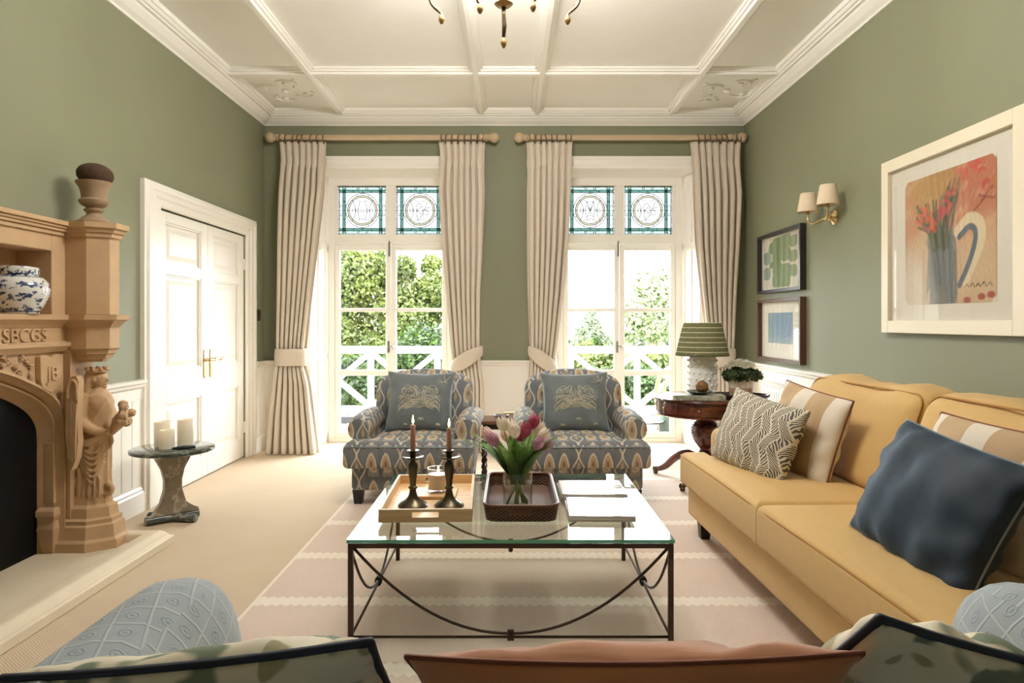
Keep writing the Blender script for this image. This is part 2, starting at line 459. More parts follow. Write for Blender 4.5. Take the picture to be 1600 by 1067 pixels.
class G:
    def __init__(s): s.v = []; s.f = []
    def add(s, v, f):
        k = len(s.v); s.v += [tuple(p) for p in v]; s.f += [tuple(i + k for i in q) for q in f]; return s
    def box(s, x0, x1, y0, y1, z0, z1):
        v = [(x, y, z) for x in (x0, x1) for y in (y0, y1) for z in (z0, z1)]
        return s.add(v, [(0, 1, 3, 2), (4, 6, 7, 5), (0, 4, 5, 1), (2, 3, 7, 6), (0, 2, 6, 4), (1, 5, 7, 3)])
    def loft(s, rings, caps=True, closed=True):
        n = len(rings[0]); v = [p for r in rings for p in r]; f = []
        for i in range(len(rings) - 1):
            for j in range(n if closed else n - 1):
                a = i * n + j; b = i * n + (j + 1) % n
                f.append((a, b, b + n, a + n))
        if caps and closed:
            f.append(tuple(range(n))[::-1]); f.append(tuple(range((len(rings) - 1) * n, len(rings) * n)))
        return s.add(v, f)
    def prism(s, poly, axis, a, b):
        def P(p, t):
            return {'x': (t, p[0], p[1]), 'y': (p[0], t, p[1]), 'z': (p[0], p[1], t)}[axis]
        return s.loft([[P(p, a) for p in poly], [P(p, b) for p in poly]])
    def lathe(s, prof, n=24, c=(0, 0, 0), sx=1.0, sy=1.0, caps=True, fn=None):
        rings = []
        for r, z in prof:
            ring = []
            for i in range(n):
                t = 2 * PI * i / n
                k = fn(t, z) if fn else 1.0
                ring.append((c[0] + r * k * sx * math.cos(t), c[1] + r * k * sy * math.sin(t), c[2] + z))
            rings.append(ring)
        return s.loft(rings, caps)
    def tube(s, pts, r, n=8, closed=False, caps=True, sx=1.0):
        P = [Vector(p) for p in pts]; m = len(P)
        rr = r if hasattr(r, '__len__') else [r] * m
        T = []
        for i in range(m):
            a = P[(i - 1) % m] if (closed or i > 0) else P[i]
            b = P[(i + 1) % m] if (closed or i < m - 1) else P[i]
            d = b - a
            T.append(d.normalized() if d.length > 1e-9 else Vector((0, 0, 1)))
        up = Vector((0, 0, 1)) if abs(T[0].z) < 0.9 else Vector((1, 0, 0))
        N = (up - T[0] * up.dot(T[0])).normalized()
        rings = []
        for i in range(m):
            N = N - T[i] * N.dot(T[i])
            N = N.normalized() if N.length > 1e-6 else Vector((1, 0, 0))
            B = T[i].cross(N)
            rings.append([tuple(P[i] + (N * math.cos(2 * PI * j / n) * sx + B * math.sin(2 * PI * j / n)) * rr[i]) for j in range(n)])
        if closed: rings.append(rings[0])
        return s.loft(rings, caps and not closed)
    def sphere(s, c, r, nu=14, nv=9):
        if not hasattr(r, '__len__'): r = (r, r, r)
        rings = []
        for i in range(nv + 1):
            a = -PI / 2 + PI * (0.02 + 0.96 * i / nv)
            rings.append([(c[0] + r[0] * math.cos(a) * math.cos(2 * PI * j / nu), c[1] + r[1] * math.cos(a) * math.sin(2 * PI * j / nu), c[2] + r[2] * math.sin(a)) for j in range(nu)])
        return s.loft(rings)
    def grid(s, fn, nu, nv, wrap=False):
        v = [fn(i / nu, j / nv) for j in range(nv + 1) for i in range(nu + 1)]
        f = [(j * (nu + 1) + i, j * (nu + 1) + i + 1, (j + 1) * (nu + 1) + i + 1, (j + 1) * (nu + 1) + i) for j in range(nv) for i in range(nu)]
        return s.add(v, f)
    def xf(s, mtx):
        s.v = [tuple(mtx @ Vector(p)) for p in s.v]; return s
    def mesh(s, name, mat, smooth=None, recalc=True):
        me = bpy.data.meshes.new(name)
        me.from_pydata(s.v, [], s.f)
        if recalc:
            bm = bmesh.new(); bm.from_mesh(me)
            bmesh.ops.recalc_face_normals(bm, faces=bm.faces[:])
            bm.to_mesh(me); bm.free()
        me.update()
        mm = M[mat] if isinstance(mat, str) else mat
        me.materials.append(mm.mat)
        if mm.box: box_uv(me)
        if smooth:
            me.polygons.foreach_set('use_smooth', [True] * len(me.polygons))
            if smooth is not True: me.set_sharp_from_angle(angle=R(smooth))
        return me
    def obj(s, name, mat, parent=None, smooth=None, bevel=0, seg=2, solid=0, sub=0, label=None, recalc=True):
        o = bpy.data.objects.new(name, s.mesh(name, mat, smooth, recalc))
        COL.objects.link(o)
        if parent is not None: o.parent = parent
        if solid:
            md = o.modifiers.new('thickness', 'SOLIDIFY'); md.thickness = solid; md.offset = 0
        if bevel:
            md = o.modifiers.new('bevel', 'BEVEL'); md.width = bevel; md.segments = seg; md.limit_method = 'ANGLE'; md.angle_limit = R(35)
        if sub:
            md = o.modifiers.new('subdivision', 'SUBSURF'); md.levels = sub; md.render_levels = sub
        if label: o['label'] = label
        return o

def tag(o, label, cat, group=None, kind=None):
    o['label'] = label; o['category'] = cat
    if group: o['group'] = group
    if kind: o['kind'] = kind
    return o
def thing(name, label, cat, loc=(0, 0, 0), rotz=0.0, group=None, kind=None, rot=None):
    o = bpy.data.objects.new(name, None)
    o.empty_display_size = 0.05
    COL.objects.link(o)
    o.location = loc
    o.rotation_euler = rot if rot is not None else (0, 0, rotz)
    return tag(o, label, cat, group, kind)
def dup(root, loc=None, rotz=None, label=None):
    def cp(o, par):
        c = o.copy(); COL.objects.link(c)
        if par is not None: c.parent = par
        for ch in list(o.children): cp(ch, c)
        return c
    r = cp(root, None)
    if loc is not None: r.location = loc
    if rotz is not None: r.rotation_euler = (0, 0, rotz)
    if label: r['label'] = label
    return r
def arc(fn, n): return [fn(i / n) for i in range(n + 1)]
def smoothpts(pts, n=6):
    """Catmull-Rom through points"""
    P = [np.array(p, float) for p in pts]; P = [2 * P[0] - P[1]] + P + [2 * P[-1] - P[-2]]
    out = []
    for i in range(1, len(P) - 2):
        for k in range(n):
            t = k / n
            out.append(0.5 * (2 * P[i] + (P[i + 1] - P[i - 1]) * t + (2 * P[i - 1] - 5 * P[i] + 4 * P[i + 1] - P[i + 2]) * t * t + (3 * P[i] - P[i - 1] - 3 * P[i + 1] + P[i + 2]) * t ** 3))
    out.append(P[-2])
    return [tuple(p) for p in out]
def rounded_rect(w, h, r, n=5, cx=0, cy=0):
    pts = []
    for k, (sx, sy) in enumerate(((1, 1), (-1, 1), (-1, -1), (1, -1))):
        for i in range(n + 1):
            a = PI / 2 * (k + i / n)
            pts.append((cx + sx * (w / 2 - r) + r * math.cos(a), cy + sy * (h / 2 - r) + r * math.sin(a)))
    return pts

def hash2(i, j=0): return (math.sin(i * 12.9898 + j * 78.233) * 43758.5453) % 1.0

# a loose cushion: local x = width, z = height, -y = front; origin at the middle of its lower edge
def pillow_fn(w, h, t, pinch=0.07, seed=0, wr=0.006):
    def P(u, v, side):
        x = w / 2 * u * (1 - pinch * (1 - v * v) * u * u)
        z = h / 2 * v * (1 - pinch * (1 - u * u) * v * v)
        th = max(0.0, (1 - u * u) * (1 - v * v)) ** 0.42
        ww = wr * (math.sin(9 * u + 4 * v + seed) * math.sin(5 * v - 3 * u + 2 * seed) + 0.7 * math.sin(14 * u * v + seed))
        y = (t / 2 * th + ww * min(1, 3 * th)) * (-1 if side else 1)
        return (x, y, z + h / 2)
    return P
def make_pillow(root, w, h, t, mat, pinch=0.07, seed=0, n=22, piping=None, pr=0.005, wr=0.006, name='cover'):
    P = pillow_fn(w, h, t, pinch, seed, wr)
    g = G()
    def cc(a): return math.sin((2 * a - 1) * PI / 2)
    for side in (1, 0):
        g.grid(lambda a, b: P(cc(a), cc(b), side), n, n)
    o = g.obj(name, mat, root, smooth=True)
    bm = bmesh.new(); bm.from_mesh(o.data); bmesh.ops.remove_doubles(bm, verts=bm.verts[:], dist=1e-5)
    bmesh.ops.recalc_face_normals(bm, faces=bm.faces[:]); bm.to_mesh(o.data); bm.free()
    if M[mat].box:
        o.data.uv_layers.remove(o.data.uv_layers[0])
        uv = o.data.uv_layers.new(name='UVMap')
        for l in o.data.loops:
            c = o.data.vertices[l.vertex_index].co
            uv.data[l.index].uv = (c.x, c.z)
    if piping:
        loop = []
        for k in range(4):
            for i in range(n):
                s = cc(i / n)
                loop.append([(s, -1), (1, s), (-s, 1), (-1, -s)][k])
        G().tube([P(a, b, 1) for a, b in loop], pr, 6, closed=True).obj('piping', piping, root, smooth=True)
    return P
def frame_from(B, T, W, flip=1):
    """location and rotation of a cushion from its lower-middle and upper-middle points and width direction"""
    B, T, W = Vector(B), Vector(T), Vector(W)
    z = (T - B).normalized(); x = (W - z * W.dot(z)).normalized(); y = z.cross(x)
    m = Matrix((x, y, z)).transposed()
    return B, m.to_euler(), (T - B).length

# upholstered slab seen from above as a union of rectangles: rounded upper and lower edges
def slab_cushion(rects, z0, z1, r=0.04, bulge=0.02, step=0.035):
    def inside(x, y): return any(a <= x <= b and c <= y <= d for a, b, c, d in rects)
    xs = sorted({v for a, b, c, d in rects for v in (a, b)}); ys = sorted({v for a, b, c, d in rects for v in (c, d)})
    def fine(vs):
        out = set()
        for a, b in zip(vs, vs[1:]):
            L = b - a
            k = max(2, int(L / step))
            for i in range(k + 1): out.add(round(a + L * i / k, 5))
            for e in (0.1, 0.3, 0.6, 1.0):
                if e * r < L / 2: out.add(round(a + e * r, 5)); out.add(round(b - e * r, 5))
        return sorted(out)
    gx, gy = fine(xs), fine(ys)
    segs = []
    eps = 1e-4
    for i, x in enumerate(xs):
        for c, d in zip(ys, ys[1:]):
            if inside(x - eps, (c + d) / 2) != inside(x + eps, (c + d) / 2): segs.append((x, c, x, d))
    for y in ys:
        for a, b in zip(xs, xs[1:]):
            if inside((a + b) / 2, y - eps) != inside((a + b) / 2, y + eps): segs.append((a, y, b, y))
    def dist(x, y):
        return min(math.hypot(x - min(max(x, min(a, c)), max(a, c)), y - min(max(y, min(b, d)), max(b, d))) for a, b, c, d in segs)
    def off(d):
        e = max(0.0, r - d); k = r - math.sqrt(max(0, r * r - e * e))
        return k
    bm = bmesh.new(); top = {}; bot = {}
    def vt(i, j):
        if (i, j) not in top:
            x, y = gx[i], gy[j]; d = dist(x, y); k = off(d)
            top[i, j] = bm.verts.new((x, y, z1 - k + bulge * min(1, d / 0.16) ** 0.7 * (1 if d > 0 else 0)))
            bot[i, j] = bm.verts.new((x, y, z0 + k))
        return top[i, j], bot[i, j]
    for i in range(len(gx) - 1):
        for j in range(len(gy) - 1):
            if inside((gx[i] + gx[i + 1]) / 2, (gy[j] + gy[j + 1]) / 2):
                q = [vt(i, j), vt(i + 1, j), vt(i + 1, j + 1), vt(i, j + 1)]
                bm.faces.new([p[0] for p in q]); bm.faces.new([p[1] for p in q][::-1])
    inv = {v: k for k, v in top.items()}
    for e in [e for e in bm.edges if len(e.link_faces) == 1 and e.verts[0] in inv]:
        a, b = e.verts
        bm.faces.new((a, b, bot[inv[b]], bot[inv[a]]))
    bmesh.ops.recalc_face_normals(bm, faces=bm.faces[:])
    g = G(); bm.verts.index_update()
    g.v = [tuple(v.co) for v in bm.verts]; g.f = [tuple(v.index for v in f.verts) for f in bm.faces]
    bm.free()
    return g

def rbox(sx, sy, sz, r, c=(0, 0, 0), n=10, bulge=(0, 0, 0), fn=None):
    """rounded box with optional puffing of its faces"""
    g = G(); seen = {}
    V = []; Fc = []
    h = np.array([sx, sy, sz]) / 2
    def idx(p):
        k = tuple(np.round(p, 4))
        if k not in seen:
            seen[k] = len(V)
            q = p * h
            inner = np.clip(q, -(h - r), h - r)
            d = q - inner; L = np.linalg.norm(d)
            o = inner + d / L * r if L > 1e-9 else q
            b = np.array([bulge[a] * math.copysign(1, p[a]) * (abs(p[a]) ** 3) * np.prod([1 - p[k2] ** 2 for k2 in range(3) if k2 != a]) if bulge[a] else 0 for a in range(3)])
            o = o + b + np.array(c)
            V.append(tuple(fn(o) if fn else o))
        return seen[k]
    def nodes(a):
        e = min(0.95, r / h[a]); base = [-1 + 2 * i / n for i in range(n + 1)]
        core = [t * (1 - e) for t in base]
        return [-1, -1 + e * 0.3, -1 + e * 0.65] + core + [1 - e * 0.65, 1 - e * 0.3, 1]
    for a in range(3):
        b, cc = (a + 1) % 3, (a + 2) % 3
        nb, nc = nodes(b), nodes(cc)
        for sgn in (-1, 1):
            for i in range(len(nb) - 1):
                for j in range(len(nc) - 1):
                    q = []
                    for u, w in ((nb[i], nc[j]), (nb[i + 1], nc[j]), (nb[i + 1], nc[j + 1]), (nb[i], nc[j + 1])):
                        p = np.zeros(3); p[a] = sgn; p[b] = u; p[cc] = w; q.append(idx(p))
                    if len(set(q)) >= 3: Fc.append(tuple(dict.fromkeys(q)))
    return g.add(V, Fc)
def text_mesh(name, body, size, extrude, mtx, mat, parent):
    cu = bpy.data.curves.new(name, 'FONT'); cu.body = body; cu.size = size; cu.extrude = extrude; cu.align_x = 'CENTER'; cu.align_y = 'CENTER'
    t = bpy.data.objects.new(name + '_curve', cu); COL.objects.link(t)
    dg = bpy.context.evaluated_depsgraph_get()
    me = bpy.data.meshes.new_from_object(t.evaluated_get(dg))
    bpy.data.objects.remove(t); bpy.data.curves.remove(cu)
    me.transform(mtx); me.materials.clear(); me.materials.append(M[mat].mat)
    o = bpy.data.objects.new(name, me); COL.objects.link(o); o.parent = parent
    return o

# ------------------------------------------------------------------ the room
XL, XR, YB, YR = -2.4536, 2.326, 6.80, -2.60
ZC, ZCOR, DADO = 3.33, 3.20, 0.87
YW = 7.13                                     # plane of the window joinery
W1, W2 = -1.2465, 1.13                        # window centres
def st(o, label, cat): return tag(o, label, cat, kind='structure')

st(G().box(XL - .3, XR + .3, YR - .3, 7.26, -0.12, 0).obj('floor', 'sisal'), 'tan woven sisal carpet covering the whole floor', 'floor')

g = G()
g.box(XL - .2, XL, YR - .2, 1.90, 0, 3.4).box(XL - .2, XL, 1.90, 3.72, 1.72, 3.4).box(XL - .2, XL, 3.72, 4.77, 0, 3.4)
g.box(XL - .2, XL, 4.77, 6.31, 2.05, 3.4).box(XL - .2, XL, 6.31, 7.25, 0, 3.4).box(XL - .34, XL - .2, 1.7, 6.5, 0, 3.4)
wl = st(g.obj('wall_left', 'green'), 'sage green wall above cream panelling on the fireplace side', 'wall')
wr_ = st(G().box(XR, XR + .2, YR - .2, 7.25, 0, 3.4).obj('wall_right', 'green'), 'sage green wall with the pictures above the mustard sofa', 'wall')
g = G()
ox = [(W1 - .75, W1 + .75), (W2 - .75, W2 + .75)]
g.box(XL - .2, ox[0][0], YB, 7.25, 0, 3.4).box(ox[0][1], ox[1][0], YB, 7.25, 0, 3.4).box(ox[1][1], XR + .2, YB, 7.25, 0, 3.4)
for a, b in ox: g.box(a, b, YB, 7.25, 2.78, 3.4)
wb = st(g.obj('wall_back', 'green'), 'sage green window wall behind the two armchairs', 'wall')
st(G().box(XL - .2, XR + .2, YR - .2, YR, 0, 3.4).obj('wall_rear', 'green'), 'sage green wall behind the viewer', 'wall')

# ceiling with ribs
ceil = st(G().box(XL - .2, XR + .2, YR - .2, 7.25, ZC, ZC + .12).obj('ceiling', 'ceiling'), 'cream plaster ceiling divided by moulded ribs', 'ceiling')
def rib(x0, x1, y0, y1):
    g = G()
    if x1 - x0 > y1 - y0:
        c = (y0 + y1) / 2
        for h, z in ((.075, .016), (.055, .03), (.028, .048)): g.box(x0, x1, c - h, c + h, ZC - z, ZC + .001)
    else:
        c = (x0 + x1) / 2
        for h, z in ((.06, .016), (.044, .032), (.022, .052)): g.box(c - h, c + h, y0, y1, ZC - z, ZC + .001)
    g.obj('ceiling_rib', 'ceiling', ceil, bevel=.004)
for xc in (-1.665, -.287, .258, 1.575): rib(xc - .03, xc + .03, YR + .1, YB - .1)
rib(XL + .12, XR - .12, 5.60, 5.66); rib(XL + .12, XR - .12, .60, .66)
for sx, xc in ((-1, -2.02), (1, 1.94)):          # carved corner motifs
    g = G()
    for k in range(4):
        a = k * PI / 2 + .35
        cx, cy_ = xc + .15 * math.cos(a), 6.13 + .19 * math.sin(a)
        pts = arc(lambda t: (cx + .085 * math.cos(a + 2.2 - 3.2 * t) * 1.1, cy_ + .085 * math.sin(a + 2.2 - 3.2 * t), ZC - .008), 10)
        g.tube(pts, [.004 + .012 * math.sin(PI * min(1, .15 + i / 12)) for i in range(11)], 6)
        g.sphere((cx + .02 * math.cos(a), cy_ + .02 * math.sin(a), ZC - .008), (.028, .028, .018), 8, 5)
        g.tube([(cx, cy_, ZC - .004), (xc + .30 * math.cos(a + .25), 6.13 + .36 * math.sin(a + .25), ZC - .004)], .006, 5)
    g.sphere((xc, 6.13, ZC - .006), (.035, .035, .02), 8, 5)
    g.obj('carved_motif', 'ceiling', ceil, smooth=True)

# cornice
PROF = [(0, ZCOR), (.012, ZCOR), (.02, ZCOR + .012), (.05, ZCOR + .03), (.085, ZCOR + .06), (.094, ZCOR + .072), (.115, ZCOR + .074), (.12, ZCOR + .084), (.135, ZCOR + .088), (.150, ZCOR + .104), (.160, ZCOR + .106), (.172, ZC), (0, ZC)]
def cornice(name, axis, base, sgn, a, b, label):
    g = G(); pr = [(base + sgn * p, z) for p, z in PROF]
    if axis == 'y': g.prism(pr, 'y', a, b)
    else: g.loft([[(a, q[0], q[1]) for q in pr], [(b, q[0], q[1]) for q in pr]])
    return st(g.obj(name, 'ceiling'), label, 'cornice')
cornice('trim_1', 'y', XL, 1, YR, YB, 'cream moulded cornice along the fireplace wall')
cornice('trim_2', 'y', XR, -1, YR, YB, 'cream moulded cornice above the pictures')
cornice('trim_3', 'x', YB, -1, XL, XR, 'cream moulded cornice above the curtain poles')

# dado panelling: rail + boards + baseboard
RAIL = [(0, DADO - .13), (.016, DADO - .13), (.020, DADO - .06), (.034, DADO - .045), (.036, DADO - .03), (.05, DADO - .02), (.052, DADO - .004), (.045, DADO), (0, DADO)]
BASE = [(0, 0), (.03, 0), (.03, .125), (.024, .135), (.024, .15), (.014, .165), (.012, .18), (0, .185)]
def moulding(prof, name, axis, base, sgn, a, b, label, cat, n=1, mat='white'):
    g = G()
    for s, e in (zip(a, b) if hasattr(a, '__len__') else [(a, b)]):
        if axis == 'y': g.loft([[(base + sgn * p, s, z) for p, z in prof], [(base + sgn * p, e, z) for p, z in prof]])
        else: g.loft([[(s, base + sgn * p, z) for p, z in prof], [(e, base + sgn * p, z) for p, z in prof]])
    return st(g.obj(name, mat), label, cat)
DOOR0, DOOR1 = 4.52, 6.51
moulding(RAIL, 'trim_4', 'y', XL, 1, (YR, 3.80, DOOR1), (1.80, DOOR0, YB), 'cream dado rail on the fireplace wall', 'dado rail')
moulding(RAIL, 'trim_5', 'y', XR, -1, YR, YB, 'cream dado rail running behind the sofa', 'dado rail')
moulding(RAIL, 'trim_6', 'x', YB, -1, (XL, ox[0][1] + .02, ox[1][1] + .02), (ox[0][0] - .02, ox[1][0] - .02, XR), 'cream dado rail under the windows wall', 'dado rail')
moulding(BASE, 'baseboard_left', 'y', XL, 1, (YR, 3.80, DOOR1), (1.80, DOOR0, YB), 'cream moulded skirting beside the fireplace', 'baseboard')
moulding(BASE, 'baseboard_right', 'y', XR, -1, YR, YB, 'cream moulded skirting behind the sofa', 'baseboard')
moulding(BASE, 'baseboard_back', 'x', YB, -1, (XL, ox[0][1] + .02, ox[1][1] + .02), (ox[0][0] - .02, ox[1][0] - .02, XR), 'cream moulded skirting between the windows', 'baseboard')
def boards(parent, axis, base, sgn, a, b, w):
    n = max(1, round((b - a) / w)); w = (b - a) / n
    for i in range(n):
        s, e = a + i * w + .002, a + (i + 1) * w - .002
        g = G()
        if axis == 'y': g.box(min(base, base + sgn * .014), max(base, base + sgn * .014), s, e, .02, DADO - .05)
        else: g.box(s, e, min(base, base + sgn * .014), max(base, base + sgn * .014), .02, DADO - .05)
        g.obj('panel_board', 'white', parent, bevel=.003, seg=1)
boards(wl, 'y', XL, 1, 3.80, DOOR0, .115); boards(wl, 'y', XL, 1, DOOR1, YB, .1); boards(wl, 'y', XL, 1, YR, 1.80, .55)
boards(wb, 'x', YB, -1, XL, ox[0][0] - .02, .11); boards(wb, 'x', YB, -1, ox[1][1] + .02, XR, .11)
boards(wb, 'x', YB, -1, ox[0][1] + .02, ox[1][0] - .02, .85); boards(wr_, 'y', XR, -1, YR, YB, .94)

# ------------------------------------------------------------------ double door in the left wall
dr = thing('door_1', 'cream panelled double doors with brass handles in a moulded surround', 'door', kind='structure')
g = G()
ARC = [(0, 0), (.03, 0), (.03, .02), (.045, .03), (.045, .06), (.034, .075), (.034, .11), (.022, .125), (.022, .17), (.012, .185), (0, .185)]
# profile (projection, distance from outer edge) swept round the opening
out = [(DOOR0, 0), (DOOR0, 2.205), (DOOR1, 2.205), (DOOR1, 0)]
rings = []
for i, (y, z) in enumerate(out):
    dy = 1 if i < 2 else -1
    wy = (4.77 - DOOR0) / .185 if i < 2 else (DOOR1 - 6.31) / .185
    rings.append([(XL + p * 1.0, y + dy * d * wy, z - (d * (.155 / .185) if i in (1, 2) else 0)) for p, d in ARC])
g.loft(rings)
g.obj('architrave', 'white', dr)
def door_leaf(y0, y1, hinge_far):
    w = y1 - y0
    xb, xf = XL - .055, XL - .012
    lf = G()
    s = .11
    zs = [(.18, .665), (.89, 1.59), (1.665, 1.965)]
    lf.box(xb, xf, y0, y0 + s, .01, 2.04).box(xb, xf, y1 - s, y1, .01, 2.04)
    rails = [(.01, .18), (.665, .89), (1.59, 1.665), (1.965, 2.04)]
    for a, b in rails: lf.box(xb, xf, y0 + s, y1 - s, a, b)
    leaf = lf.obj('door_leaf', 'white', dr, bevel=.003, seg=1)
    for a, b in zs:
        p = G().box(xb + .01, xf - .022, y0 + s, y1 - s, a, b)
        m_ = .035
        p.loft([[(xf - .022, y0 + s + m_, a + m_), (xf - .022, y1 - s - m_, a + m_), (xf - .022, y1 - s - m_, b - m_), (xf - .022, y0 + s + m_, b - m_)],
                [(xf - .010, y0 + s + m_ * 2, a + m_ * 2), (xf - .010, y1 - s - m_ * 2, a + m_ * 2), (xf - .010, y1 - s - m_ * 2, b - m_ * 2), (xf - .010, y0 + s + m_ * 2, b - m_ * 2)]])
        p.obj('door_panel', 'white', leaf)
        q = G()
        yy0, yy1 = y0 + s, y1 - s
        for c, d, e, f in ((yy0, yy0 + .014, a, b), (yy1 - .014, yy1, a, b), (yy0, yy1, a, a + .014), (yy0, yy1, b - .014, b)): q.box(xf - .022, xf - .006, c, d, e, f)
        q.obj('panel_moulding', 'white', leaf, bevel=.004)
    yh = y1 - .055 if hinge_far == 0 else y0 + .055
    h = G()
    pl = rounded_rect(.042, .235, .02, 5, yh, .915)
    h.prism([(a, b) for a, b in pl], 'x', xf, xf + .008)
    h.lathe([(.012, 0), (.012, .04)], 12)
    k = len(h.v) - 24
    for i in range(k, len(h.v)):
        x, y, z = h.v[i]; h.v[i] = (xf + z, yh + x, .945 + y)
    h.tube(smoothpts([(xf + .045, yh, .945), (xf + .05, yh + .045, .945), (xf + .05, yh + .08, .937), (xf + .048, yh + .11, .955), (xf + .046, yh + .135, .948)], 5), [.009] * 11 + [.007] * 10, 8)
    h.obj('door_handle', 'brass', leaf, smooth=40)
    yg = y0 if hinge_far == 0 else y1
    for z in (.28, 1.78):
        G().tube([(xf + .004, yg, z - .05), (xf + .004, yg, z + .05)], .009, 8).obj('hinge', 'white', leaf)
door_leaf(4.775, 5.552, 0); door_leaf(5.556, 6.305, 1)
tag(G().box(XL, XL + .008, 6.60, 6.68, 1.26, 1.37).box(XL, XL + .016, 6.63, 6.65, 1.30, 1.33).obj('light_switch', 'bronze', bevel=.003), 'small bronze light switch on green wall by the door', 'light switch')
so = thing('wall_socket', 'brass double socket low on the wall between the windows', 'socket', (-.02, YB - .014, .31))
G().box(-.055, .055, -.008, 0, -.045, .045).obj('plate', 'brass', so, bevel=.003)
for s in (-.026, .026): G().box(s - .014, s + .014, -.011, -.008, -.016, .016).obj('outlet', 'blackplastic', so)

# ------------------------------------------------------------------ the two tall windows
def make_window(idx, xc, label):
    w = thing('window_%d' % idx, label, 'window', (xc, YW, 0), kind='structure')
    def bx(name, rects, y0=-.035, y1=.035, mat='white', parent=w, bevel=.004):
        g = G()
        for a, b, c, d in rects: g.box(a, b, y0, y1, c, d)
        return g.obj(name, mat, parent, bevel=bevel, seg=1)
    bx('outer_frame', [(-.66, -.585, 0, 2.80), (.585, .66, 0, 2.80), (-.585, .585, 2.667, 2.80), (-.585, .585, 2.06, 2.159), (-.05, .05, 2.159, 2.667), (-.585, .585, 0, .04),
                       (-.585, -.552, 2.159, 2.667), (.552, .585, 2.159, 2.667)], -.04, .06)
    # splayed, panelled shutters and head lining filling the reveal
    for s in (-1, 1):
        g = G()
        a0, a1 = (s * .76, 6.80 - YW - .012), (s * .655, -.03)
        dx, dy = a1[0] - a0[0], a1[1] - a0[1]
        L = math.hypot(dx, dy); nx, ny = (-dy / L * s, dx / L * s)
        nx, ny = (abs(nx) * -s, -abs(ny))
        def strip(t0, t1, z0, z1, off):
            p = [(a0[0] + dx * t, a0[1] + dy * t) for t in (t0, t1)]
            q = [(p[0][0] - nx * -off, p[0][1] + ny * off), (p[1][0] + nx * off, p[1][1] + ny * off)]
            q = [(p[0][0] + nx * off, p[0][1] + ny * off), (p[1][0] + nx * off, p[1][1] + ny * off)]
            b = [(p[1][0] - nx * .03, p[1][1] - ny * .03), (p[0][0] - nx * .03, p[0][1] - ny * .03)]
            g.prism(q + b, 'z', z0, z1)
        strip(0, 1, 0, 2.80, 0)
        for z0, z1 in ((0, .12), (.86, .94), (1.98, 2.06), (2.68, 2.75)): strip(0, 1, z0, z1, .014)
        for t0, t1 in ((0, .16), (.46, .54), (.84, 1.0)): strip(t0, t1, 0, 2.75, .014)
        sh = g.obj('shutter', 'white', w, bevel=.002, seg=1)
        G().box(s * .715 - .012, s * .715 + .012, -.215, -.175, 1.0, 1.09).obj('shutter_hinge', 'white', sh, bevel=.003)
    G().loft([[(-.76, 6.788 - YW, 2.775), (.76, 6.788 - YW, 2.775), (.76, 6.788 - YW, 2.80), (-.76, 6.788 - YW, 2.80)], [(-.66, 0, 2.745), (.66, 0, 2.745), (.66, 0, 2.80), (-.66, 0, 2.80)]]).obj('head_lining', 'white', w)
    # architrave on the room side
    g = G()
    y = 6.80 - YW
    for d, p in ((.0, .018), (.03, .03), (.085, .040)):
        g.box(-.76 - .13, .76 + .13, y - p, y, 2.775 + d, 2.775 + {.0: .032, .03: .087, .085: .118}[d])
        for s in (-1, 1):
            a, b = s * (.745 + d), s * (.745 + (.118))
            g.box(min(a, b), max(a, b), y - p, y, 0, 2.775 + .118)
    g.obj('architrave', 'white', w, bevel=.003, seg=1)
    # casement doors
    for s in (-1, 1):
        a, b = (-.583, -.002) if s < 0 else (.002, .583)
        co = .052
        rects = [(a, a + co, .042, 2.055), (b - co, b, .042, 2.055), (a + co, b - co, .042, .10), (a + co, b - co, 1.995, 2.055),
                 (a + co, b - co, .69, .75), (a + co, b - co, 1.355, 1.395)]
        c = bx('casement', rects, -.028, .022)
        for z0, z1 in ((.10, .69), (.75, 1.355), (1.395, 1.995)):
            bx('pane', [(a + co, b - co, z0, z1)], -.003, .003, 'pane', c, 0)
        if s < 0:
            h = G().box(b - .03, b - .012, -.036, -.028, .93, 1.05)
            h.tube([(b - .02, -.034, 1.0), (b - .02, -.06, 1.0), (b + .03, -.065, .995)], .007, 6).sphere((b + .03, -.065, .995), .013, 8, 6)
            h.obj('casement_handle', 'steel', c, smooth=40)
            G().box(b - .02, b - .004, -.045, -.028, 1.93, 2.09).obj('bolt', 'steel', c)
    # leaded lights
    for s in (-1, 1):
        kind = 0 if s < 0 else 1
        stained(w, s * .301, 2.413, .251, .254, kind, idx)
    return w

